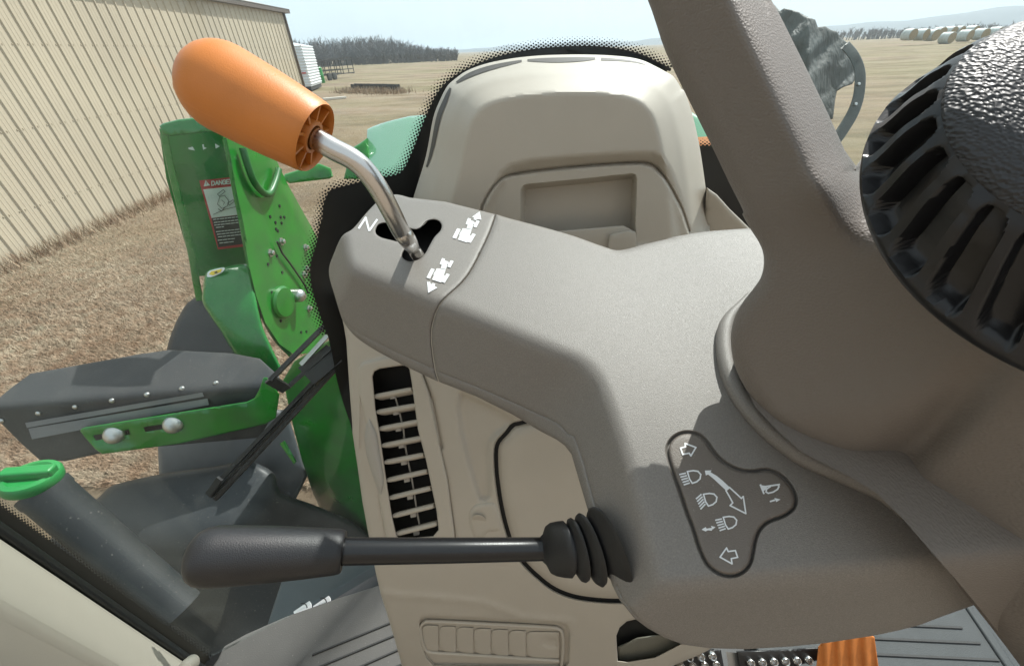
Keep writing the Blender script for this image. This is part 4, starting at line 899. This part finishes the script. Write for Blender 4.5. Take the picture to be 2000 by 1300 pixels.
edge_strip('curved_bar', catmull(c3((1000, 250), (1050, 310), (1080, 380), (1086, 450), (1076, 540), (1050, 620), (1005, 700), (940, 790), (840, 880), (720, 980), (560, 1120)), 5), 22, lambda x, y: 1.47+0*x, .02, mat('grey_bracket', (.065, .078, .075), .5, var=.3, vscale=20), wr_)
for x, y in c3((1077, 470), (1060, 582)):
    mb = MB(); mb.lathe(P(x, y, 1.468), camv((0, 0, 1)), [(-.002, .006), (.003, .0055), (.0045, .0005)], 10); mb.build('bar_bolt', zinc, wr_)
# ================================================================ place outside
def terr(x, y):
    r = np.hypot(x, y); a = np.arctan2(x, y)
    right = sstep(.25, .5, a)
    return (.55*sstep(45, 85, r)*right+.25*sstep(60, 200, r)+.12*np.sin(x*.045)*np.cos(y*.037)*sstep(10, 40, r))*np.ones(np.shape(x))
rr = np.r_[0, np.geomspace(1.2, 4000, 70)]; aa = np.linspace(0, 2*math.pi, 97)[:-1]
gv = [(0, 0, 0)]; K = len(aa)
for r in rr[1:]:
    x = r*np.sin(aa); y = r*np.cos(aa); z = terr(x, y)
    gv += [tuple(q) for q in np.c_[x, y, z]]
gf = [(0, 1+i, 1+(i+1) % K) for i in range(K)]+[(1+a*K+i, 1+(a+1)*K+i, 1+(a+1)*K+(i+1) % K, 1+a*K+(i+1) % K) for a in range(len(rr)-2) for i in range(K)]
def ground_material():
    m = bpy.data.materials.new('dry_field'); m.use_nodes = True; nt = m.node_tree; b = nt.nodes['Principled BSDF']; b.inputs['Roughness'].default_value = .95; b.inputs['Specular IOR Level'].default_value = .15
    tc = nt.nodes.new('ShaderNodeTexCoord')
    def nz(s, d=6, st=None, rough=.6):
        v = tc.outputs['Object']
        if st:
            mp = nt.nodes.new('ShaderNodeMapping'); mp.inputs['Scale'].default_value = st; nt.links.new(v, mp.inputs['Vector']); v = mp.outputs['Vector']
        n = nt.nodes.new('ShaderNodeTexNoise'); n.inputs['Scale'].default_value = s; n.inputs['Detail'].default_value = d; n.inputs['Roughness'].default_value = rough; nt.links.new(v, n.inputs['Vector']); return n.outputs['Fac']
    def ramp(f, st):
        c = nt.nodes.new('ShaderNodeValToRGB'); e = c.color_ramp.elements
        while len(e) < len(st): e.new(.5)
        for q, (p, col) in zip(e, st): q.position = p; q.color = col+(1,)
        nt.links.new(f, c.inputs['Fac']); return c.outputs['Color']
    def mix(f, a, c2_, mode='MIX'):
        x = nt.nodes.new('ShaderNodeMixRGB'); x.blend_type = mode
        if isinstance(f, float): x.inputs[0].default_value = f
        else: nt.links.new(f, x.inputs[0])
        nt.links.new(a, x.inputs[1]); nt.links.new(c2_, x.inputs[2]); return x.outputs[0]
    fine = ramp(nz(16, 8, None, .75), [(.30, (.055, .042, .030)), (.46, (.185, .138, .096)), (.58, (.29, .225, .160)), (.74, (.43, .365, .275))])
    mid = ramp(nz(1.3, 6), [(.35, (.20, .118, .066)), (.50, (.29, .215, .150)), (.60, (.20, .165, .125)), (.70, (.29, .25, .195))])
    c = mix(.45, fine, mid)
    gr = ramp(nz(.045, 5, (1, 2.2, 1)), [(.42, (0, 0, 0)), (.58, (1, 1, 1))])
    gcol = ramp(nz(2.0, 5), [(.3, (.12, .125, .055)), (.7, (.21, .19, .095))])
    xg = nt.nodes.new('ShaderNodeMath'); xg.operation = 'MULTIPLY'; xg.inputs[1].default_value = .7; nt.links.new(gr, xg.inputs[0])
    c = mix(xg.outputs[0], c, gcol)
    big = ramp(nz(.16, 6, (1, 2.6, 1), .65), [(.40, (.10, .075, .05)), (.52, (.27, .205, .14)), (.64, (.33, .275, .20))])
    c = mix(.38, c, big)
    nt.links.new(c, b.inputs['Base Color'])
    bp = nt.nodes.new('ShaderNodeBump'); bp.inputs['Strength'].default_value = .9; bp.inputs['Distance'].default_value = .05
    nt.links.new(nz(22, 8, None, .8), bp.inputs['Height']); nt.links.new(bp.outputs['Normal'], b.inputs['Normal'])
    return m
gm = ground_material()
structure(link('ground', gv, gf, gm, None, True, 60))
# short dry grass where the near field shows
def grass_material():
    m = bpy.data.materials.new('dry_grass'); m.use_nodes = True; nt = m.node_tree; b = nt.nodes['Principled BSDF']; b.inputs['Roughness'].default_value = .8
    tc = nt.nodes.new('ShaderNodeTexCoord'); n = nt.nodes.new('ShaderNodeTexNoise'); n.inputs['Scale'].default_value = 7; n.inputs['Detail'].default_value = 6; nt.links.new(tc.outputs['Object'], n.inputs['Vector'])
    c = nt.nodes.new('ShaderNodeValToRGB'); e = c.color_ramp.elements; e.new(.5); e.new(.6)
    for q, (p, col) in zip(e, [(.3, (.20, .125, .075)), (.42, (.33, .225, .145)), (.55, (.44, .35, .25)), (.70, (.30, .27, .19))]): q.position = p; q.color = col+(1,)
    nt.links.new(n.outputs['Fac'], c.inputs['Fac'])
    n2 = nt.nodes.new('ShaderNodeTexNoise'); n2.inputs['Scale'].default_value = 1.1; n2.inputs['Detail'].default_value = 7; n2.inputs['Roughness'].default_value = .7; nt.links.new(tc.outputs['Object'], n2.inputs['Vector'])
    r2 = nt.nodes.new('ShaderNodeMapRange'); r2.inputs['From Min'].default_value = .42; r2.inputs['From Max'].default_value = .62; r2.inputs['To Max'].default_value = .75; nt.links.new(n2.outputs['Fac'], r2.inputs['Value'])
    mx = nt.nodes.new('ShaderNodeMixRGB'); mx.inputs['Color2'].default_value = (.205, .118, .066, 1); nt.links.new(r2.outputs[0], mx.inputs['Fac']); nt.links.new(c.outputs['Color'], mx.inputs['Color1'])
    nt.links.new(mx.outputs['Color'], b.inputs['Base Color'])
    return m
def blades(pts, h, wd2, name, lean=1.3):
    N = len(pts); a = rng.uniform(0, 2*math.pi, N); L = h*rng.uniform(.5, 1.3, N); ln = lean*rng.uniform(.5, 1.2, N); d = np.c_[np.cos(a), np.sin(a)]
    s = np.c_[-d[:, 1], d[:, 0]]*wd2*rng.uniform(.6, 1.3, N)[:, None]
    z = terr(pts[:, 0], pts[:, 1])
    v0 = np.c_[pts-s, z]; v1 = np.c_[pts+s, z]; v2 = np.c_[pts+d*(L*ln)[:, None]*.8, z+L]
    V = np.stack([v0, v1, v2], 1).reshape(-1, 3)
    me = bpy.data.meshes.new(name); me.vertices.add(3*N); me.vertices.foreach_set('co', V.ravel()); me.loops.add(3*N); me.loops.foreach_set('vertex_index', np.arange(3*N)); me.polygons.add(N); me.polygons.foreach_set('loop_start', np.arange(N)*3); me.update()
    me.materials.append(grass_material()); o = bpy.data.objects.new(name, me); COL.objects.link(o); structure(o, 'stuff'); return o
N = 150000; px = rng.uniform(-30, 760, N*2); py = 150+(rng.uniform(0, 1, N*2)**.8)*800
rw = rays(np.c_[px, py])@M3.T; t = -HCAM/rw[:, 2]; gp = np.c_[rw[:, 0]*t, rw[:, 1]*t]; ok = (t > 0) & (gp[:, 0] > -6.9) & (np.hypot(*gp.T) < 22) & (np.hypot(*gp.T) > 1.6)
o = blades(gp[ok][:N], .036, .0030, 'dry_grass', 1.7); tag(o, 'short dry tan grass over the near field', 'grass')
# taller weeds at the foot of the barn
N = 5000; pw = np.c_[-6.9+np.abs(rng.normal(0, .16, N)), rng.uniform(3.5, 16.5, N)]
# barn ---------------------------------------------------------------
bx, by0, by1, bh = -6.95, -7.0, 16.5, 3.42
barn = thing('metal_barn', 'long cream barn of vertical corrugated metal sheet on the left', 'building', (bx-4, 5, 0))
wallm = mat('cream_sheet_metal', (.53, .455, .345), .42, bump=0, var=.08, vscale=.7, dirt=(.44, .375, .285))
pr = []; y = by0; pit = .2286
rib = [(0, 0), (.020, .0), (.030, .0), (.041, .019), (.061, .019), (.072, 0), (.112, 0), (.117, .003), (.128, .003), (.133, 0), (.172, 0), (.177, .003), (.188, .003), (.193, 0)]
while y < by1:
    pr += [(y+a, b) for a, b in rib]; y += pit
pr.append((y, 0)); by1 = y
mb = MB(); n = len(pr); zz = (-.05, bh)
mb.add([(bx+b, a, z) for z in zz for a, b in pr], [(i, i+1, n+i+1, n+i) for i in range(n-1)])
mb.add([(bx-8, by1, -.05), (bx-8, by1, bh), (bx, by1, bh), (bx, by1, -.05)], [(0, 1, 2, 3)])
bw = mb.build('barn_wall', wallm, barn, True, 20); WM[bw] = Matrix.Identity(4)
mb = MB(); mb.box((bx+.05, (by0+by1)/2+.1, bh+.03), (.10, 0, 0), (0, (by1-by0)/2+.15, 0), (0, 0, .055)); mb.build('eave_trim', mat('brown_trim', (.11, .085, .07), .5), barn)
mb = MB(); mb.add([(bx+.16, by0, bh+.07), (bx+.16, by1+.25, bh+.07), (bx-5, by1+.25, bh+1.2), (bx-5, by0, bh+1.2)], [(0, 1, 2, 3)]); mb.build('barn_roof', mat('roof_sheet', (.35, .33, .30), .5), barn)
mb = MB(); mb.box((bx+.02, by1+.015, bh/2), (.045, 0, 0), (0, .02, 0), (0, 0, bh/2)); mb.build('corner_trim', MATS['brown_trim'], barn)
scm = mat('screw_grey', (.42, .36, .27), .5); mb = MB(); mb.lathe((0, 0, 0), (1, 0, 0), [(0, .012), (.008, .010), (.0085, .0005)], 6)
spots_ = [(yy+dy, zr) for zr in (.55, 1.5, 2.5) for yy in np.arange(by0, by1-.2, pit) for dy in (.010, .092)]
near_ = sorted(spots_, key=lambda q: math.hypot(bx, q[0]) if q[0] > 4.4 else 99)
first = None; rest = MB()
for k, (yy, zr) in enumerate(near_):
    if k < 90:
        o = mb.build('sheet_screw', scm, None) if first is None else first.copy()
        if first is None: first = o
        else: COL.objects.link(o)
        o.location = (bx+.001, yy, zr); attach(o, bw)
    else: rest.lathe((bx+.001, yy, zr), (1, 0, 0), [(0, .012), (.008, .010), (.0085, .0005)], 6)
structure(rest.build('sheet_screws', scm, bw), 'stuff')
o = blades(pw, .17, .006, 'weed_strip', .7); tag(o, 'strip of taller weeds along the foot of the barn wall', 'weeds')
# livestock trailer -------------------------------------------------------
tc0 = np.array(G(611, 179)); tr = np.array(G(631, 171)); tl_ = np.array(G(560, 163))
dirR = (tr-tc0)[:2]; 
tt_ = thing('cargo_trailer', 'white ribbed cargo trailer parked beyond the end of the barn', 'trailer', tuple(tc0))
wR = float(np.linalg.norm(dirR)); dr = dirR/wR; dl = np.array([-dr[1], dr[0]]); wL, th = 3.2, 3.0
def tpt(a, b, z): return (tc0[0]+dr[0]*a+dl[0]*b, tc0[1]+dr[1]*a+dl[1]*b, z)
def ribbed(name, P0, P1, z0, z1, nr, m, amp):
    mb = MB(); vs = []; zz = []
    for i in range(nr):
        for f_, o_ in ((0, 0), (.55, 0), (.65, amp), (.9, amp)): zz.append((z0+(z1-z0)*(i+f_)/nr, o_))
    zz.append((z1, 0)); d = np.array(P1)-np.array(P0); nn = np.array([d[1], -d[0]])/np.linalg.norm(d)
    for z, o_ in zz: vs += [(P0[0]+nn[0]*o_, P0[1]+nn[1]*o_, z), (P1[0]+nn[0]*o_, P1[1]+nn[1]*o_, z)]
    mb.add(vs, [(2*i, 2*i+1, 2*i+3, 2*i+2) for i in range(len(zz)-1)]); return mb.build(name, m, tt_, False)
twh = mat('white_trailer_skin', (.72, .74, .76), .4, var=.06, vscale=2)
c00, c10, c01, c11 = tpt(0, 0, 0), tpt(wR, 0, 0), tpt(0, wL, 0), tpt(wR, wL, 0)
ribbed('ribbed_side', c00[:2], c10[:2], .35, th, 14, twh, .06)
ribbed('ribbed_side', c01[:2], c00[:2], .35, th, 14, twh, .06)
mb = MB(); mb.add([(*c00[:2], th), (*c10[:2], th), (*c11[:2], th), (*c01[:2], th), (*(np.array(tpt(wR/2, wL/2, 0))[:2]), th+.35)], [(0, 1, 4), (1, 2, 4), (2, 3, 4), (3, 0, 4)]); mb.build('trailer_roof', twh, tt_)
mb = MB(); mb.box(tpt(wR/2, wL/2, .22), np.r_[dr*wR*.48, 0], np.r_[dl*wL*.48, 0], (0, 0, .14)); mb.build('trailer_base', black_steel, tt_)
mb = MB(); mb.bar(tpt(-.08, .1, 1.25), tpt(-.08, 3.2, 1.25), .02, .09); mb.build('red_stripe', red_m, tt_)
# cage wagon ---------------------------------------------------------------
cg = thing('cage_trailer', 'black pipe frame livestock cage trailer with two wheels in the field', 'trailer', G(660, 160))
ca, cb = np.array(G(628, 160)), np.array(G(694, 152)); cd_ = cb-ca; cd_[2] = 0; cdn = np.array([-cd_[1], cd_[0], 0]); cdn = cdn/np.linalg.norm(cdn)*1.8
Hc = 1.75; mb = MB()
for off_ in (np.zeros(3), cdn):
    for z in (.55, .95, 1.35, Hc+.15): mb.bar(ca+off_+[0, 0, z], cb+off_+[0, 0, z], .07, .08)
    for k in range(7): q = ca+cd_*k/6+off_; mb.bar(q+[0, 0, .5], q+[0, 0, Hc+.15], .07, .07, (0, 1, 0))
for k in (0, 3, 6): q = ca+cd_*k/6; mb.bar(q+[0, 0, Hc+.15], q+cdn+[0, 0, Hc+.15], .05, .05); mb.bar(q+[0, 0, .5], q+cdn+[0, 0, .5], .06, .06)
mb.build('pipe_frame', black_steel, cg)
for k in (.22, .36):
    mb = MB(); mb.lathe(ca+cd_*k-cdn*.06+[0, 0, .38], cdn, [(-.12, .3), (-.1, .38), (.1, .38), (.12, .3), (.12, .0005)], 20); mb.build('wheel', tyre_m, cg)
gb = thing('green_barrel', 'small green drum standing between the white trailer and the cage trailer', 'drum', G(627, 163))
mb = MB(); mb.lathe(G(627, 163), (0, 0, 1), [(0, .42), (.05, .45), (.7, .45), (.72, .47), (.76, .45), (1.35, .43), (1.4, .38), (1.41, .001)], 20); mb.build('drum_body', green_cap, gb)
# low dark trough and pale plank
lt = thing('feed_trough', 'long low dark metal trough lying among weeds in the field', 'trough', G(732, 180))
a_, b_ = np.array(G(689, 178)), np.array(G(776, 181)); mb = MB()
mb.bar(a_+[0, 0, .30], b_+[0, 0, .30], .05, .28); mb.bar(a_+[0, .9, .30], b_+[0, .9, .30], .05, .28); mb.bar(a_+[0, .45, .2], b_+[0, .45, .2], .9, .05)
for k in (0, .33, .66, 1): q = a_+(b_-a_)*k; mb.bar(q+[0, .0, 0], q+[0, .0, .45], .1, .1, (0, 1, 0)); mb.bar(q+[0, .9, 0], q+[0, .9, .45], .1, .1, (0, 1, 0))
mb.build('trough_body', black_steel, lt)
mb = MB(); mb.bar(np.array(G(632, 196))+[0, 0, .06], np.array(G(676, 192))+[0, 0, .06], .28, .1); pk_ = mb.build('wooden_plank', mat('bleached_wood', (.62, .58, .52), .7, bump=.3, scale=20), None); tag(pk_, 'pale bleached plank lying on the dry grass near the trough', 'plank')
N = 1500; wa = rng.uniform(0, 1, N); pw2 = np.c_[a_[0]+(b_-a_)[0]*(wa*1.2-.1)+rng.normal(0, .6, N), a_[1]+(b_-a_)[1]*wa+rng.normal(-.6, .6, N)]
o = blades(pw2, .38, .022, 'tall_weeds', .4); tag(o, 'tall rusty dry weeds around the low trough', 'weeds')
# hay bales -------------------------------------------------------------------
hay_w = mat('netwrap_white', (.50, .54, .52), .55, bump=.5, scale=14, var=.25, vscale=3, dist=.03)
hay_e = mat('hay_end', (.36, .27, .15), .85, bump=.8, scale=18, var=.3, vscale=5, dist=.04)
def bale(first, x, y, z, lab, yaw):
    o = thing('hay_bale', lab, 'hay bale', (x, y, z), 'round hay bales in rows at the field edge'); o.rotation_euler.z = yaw; return o
spots = []
for k, (x, y) in enumerate(c3((1345, 226), (1412, 227), (1470, 230), (1555, 245), (1655, 232), (1742, 224), (1822, 216))): spots.append((x, y, 0))
for k, (x, y) in enumerate(c3((1510, 212), (1570, 208), (1612, 206), (1690, 204))): spots.append((x, y, 1))
labs = ['leftmost hay bale of the row, wrapped in pale net', 'second hay bale from the left end of the row', 'third hay bale from the left, behind the forward one', 'hay bale set forward of the others with tan end showing', 'large green tinted hay bale right of the forward bale', 'hay bale second from the right end with tan end', 'rightmost hay bale with tan end beside the wheel knob', 'hay bale in the back row behind the forward bale', 'back row hay bale second from left', 'back row hay bale third from left', 'rightmost hay bale of the back row']
proto = None
for (x, y, row), lab in zip(spots, labs):
    D = 66 if row == 0 else 72
    p = P(x, y, D); zg = float(terr(np.array([p[0]]), np.array([p[1]]))[0]); p = (p[0], p[1], zg-.03 if False else max(zg-.03, p[2]-.02))
    yaw = .16+random.uniform(-.12, .12)
    root = bale(proto, *p, lab, yaw)
    if proto is None:
        mb = MB(); mb.lathe((0, -.8, .78), (0, 1, 0), [(0, .74), (.06, .79), (.5, .8), (1.1, .8), (1.54, .79), (1.6, .74)], 28, cap=False)
        w0 = mb.build('net_wrap', hay_w, None); w0.parent = root
        proto = [w0]
        for s_ in (-1, 1):
            mb = MB(); mb.lathe((0, -.79*s_, .78), (0, -s_, 0), [(0, .745), (.02, .6), (.03, .3), (.03, .001)], 24, cap=False)
            e0 = mb.build('bale_end', hay_e, None); e0.parent = root; proto.append(e0)
    else:
        for q in proto: c_ = q.copy(); COL.objects.link(c_); c_.parent = root
# far woods --------------------------------------------------------------------
def woods(name, lab, arc, dist, hgt, n, m, tw):
    V = []; F = []
    for i in range(n):
        a = rng.uniform(*arc); d = dist*rng.uniform(.92, 1.15); x, y = d*math.sin(a), d*math.cos(a); z = float(terr(np.array([x]), np.array([y]))[0])
        h = hgt(a)*rng.uniform(.62, 1.1)
        def twig(p, q, w):
            p = np.array(p); q = np.array(q); s = np.array([math.cos(a), -math.sin(a), 0])*w
            b = len(V); V.extend([tuple(p-s), tuple(p+s), tuple(q+s*.3), tuple(q-s*.3)]); F.append((b, b+1, b+2, b+3))
        top = np.array([x+rng.normal(0, .4), y, z+h*.75]); twig((x, y, z-.2), top, tw*1.6)
        for k in range(16):
            s0 = np.array([x, y, z])+(top-[x, y, z])*rng.uniform(.15, 1); e = s0+np.array([rng.normal(0, .16)*h, rng.normal(0, .16)*h, rng.uniform(.1, .38)*h]); twig(s0, e, tw*.8)
            for j in range(3):
                s1 = s0+(e-s0)*rng.uniform(.3, 1); twig(s1, s1+np.array([rng.normal(0, .09)*h, rng.normal(0, .09)*h, rng.uniform(.0, .16)*h]), tw*.5)
    o = link(name, V, F, m, None, False); structure(o, 'stuff'); tag(o, lab, 'wood'); return o
wood_m = mat('bare_twigs', (.17, .155, .145), .9, var=.3, vscale=.2)
hL = lambda a: 6.3*np.interp(a, [-.45, -.36, -.30, -.25, -.2, -.1], [1, 1., 1.05, 1.1, .75, .3])+0
woods('bare_wood', 'grey leafless wood along the left edge of the field', (-.42, -.09), 150, lambda a: float(np.interp(a, [-.42, -.32, -.27, -.22, -.17, -.09], [5.9, 5.8, 6.2, 5.7, 3.9, 2.6])), 600, wood_m, .11)
woods('far_wood', 'low grey wood far off at the right edge of the field', (.50, .95), 260, lambda a: float(np.interp(a, [.5, .62, .7, .95], [2.6, 4.0, 3.2, 4.2])), 420, wood_m, .12)
# hills
def ridge_hill(dist, hf, name):
    a = np.linspace(-1.2, 1.3, 160); V = []; F = []
    for i, q in enumerate(a):
        for r_, z in ((dist, -3), (dist*1.05, hf(q)*.6), (dist*1.15, hf(q)), (dist*1.5, -5)): V.append((r_*math.sin(q), r_*math.cos(q), z))
    n = 4
    for i in range(len(a)-1):
        for k in range(3): F.append((i*n+k, (i+1)*n+k, (i+1)*n+k+1, i*n+k+1))
    structure(link(name, V, F, mat('wooded_hill', (.055, .06, .045), .95, var=.4, vscale=.02), None, True, 80))
ridge_hill(1500, lambda q: 4+10*float(np.interp(q, [-1.2, -.35, -.2, .0, .3, .6, .8, 1.3], [1, .9, 1.2, .8, 1.4, 2.6, 4.0, 4.5]))+3*math.sin(q*17)+2*math.sin(q*41+1)+1.2*math.sin(q*90), 'hills')
# ================================================================ light, world, camera
SUN_AZ, SUN_EL = R_(36), R_(50)                  # azimuth from +Y towards +X
sv = Vector((math.sin(SUN_AZ)*math.cos(SUN_EL), math.cos(SUN_AZ)*math.cos(SUN_EL), math.sin(SUN_EL)))
sl_ = bpy.data.lights.new('sun', 'SUN'); sl_.energy = 5.0; sl_.angle = R_(.5); sl_.color = (1, .965, .915)
so = bpy.data.objects.new('sun', sl_); COL.objects.link(so); so.rotation_euler = sv.to_track_quat('Z', 'Y').to_euler()
wd = bpy.data.worlds.new('World'); sc.world = wd; wd.use_nodes = True
nt = wd.node_tree; bg = nt.nodes['Background']
sk = nt.nodes.new('ShaderNodeTexSky'); sk.sky_type = 'NISHITA'; sk.sun_disc = False; sk.sun_elevation = SUN_EL; sk.sun_rotation = SUN_AZ
sk.air_density = 1.0; sk.dust_density = 2.5; sk.ozone_density = 1.0
bg.inputs['Strength'].default_value = .115
tcw = nt.nodes.new('ShaderNodeTexCoord'); mpw = nt.nodes.new('ShaderNodeMapping'); mpw.inputs['Scale'].default_value = (1, 1, 4)
nz = nt.nodes.new('ShaderNodeTexNoise'); nz.inputs['Scale'].default_value = 2.2; nz.inputs['Detail'].default_value = 7
nt.links.new(tcw.outputs['Generated'], mpw.inputs['Vector']); nt.links.new(mpw.outputs['Vector'], nz.inputs['Vector'])
crw = nt.nodes.new('ShaderNodeValToRGB'); crw.color_ramp.elements[0].position = .28; crw.color_ramp.elements[1].position = .62
crw.color_ramp.elements[0].color = (.5, .5, .5, 1); crw.color_ramp.elements[1].color = (.95, .95, .95, 1)
mxw = nt.nodes.new('ShaderNodeMixRGB'); mxw.inputs['Color2'].default_value = (5.7, 6.5, 6.75, 1)
nt.links.new(nz.outputs['Fac'], crw.inputs['Fac']); nt.links.new(crw.outputs['Color'], mxw.inputs['Fac'])
nt.links.new(sk.outputs['Color'], mxw.inputs['Color1']); nt.links.new(mxw.outputs['Color'], bg.inputs['Color'])
cd = bpy.data.cameras.new('camera'); co = bpy.data.objects.new('camera', cd); COL.objects.link(co); sc.camera = co
cd.sensor_width = 36; cd.lens = FPX/2000*36; cd.clip_start = .01; cd.clip_end = 9000
mw = Matrix.Identity(4)
for i in range(3):
    for j in range(3): mw[i][j] = M3[i][j]
    mw[i][3] = CAM[i]
co.matrix_world = mw
vsn = sc.view_settings; vsn.view_transform = 'Standard'; vsn.look = 'None'; vsn.exposure = 0.58; vsn.gamma = 1
sc.cycles.max_bounces = 8; sc.cycles.transparent_max_bounces = 24; sc.cycles.use_denoising = True

# air
mb = MB(); mb.box((0, 1500, 37), (5200, 0, 0), (0, 5200, 0), (0, 0, 42))
hz = mb.build('haze', None, None, False); structure(hz, 'stuff'); hz['label'] = 'thin pale haze over the far fields'
hm = bpy.data.materials.new('haze'); hm.use_nodes = True; hn = hm.node_tree; hn.nodes.clear()
ho_ = hn.nodes.new('ShaderNodeOutputMaterial'); pv = hn.nodes.new('ShaderNodeVolumePrincipled')
pv.inputs['Color'].default_value = (.80, .90, 1, 1); pv.inputs['Density'].default_value = .0006; pv.inputs['Anisotropy'].default_value = .2
hn.links.new(pv.outputs[0], ho_.inputs['Volume']); hz.data.materials.clear(); hz.data.materials.append(hm)
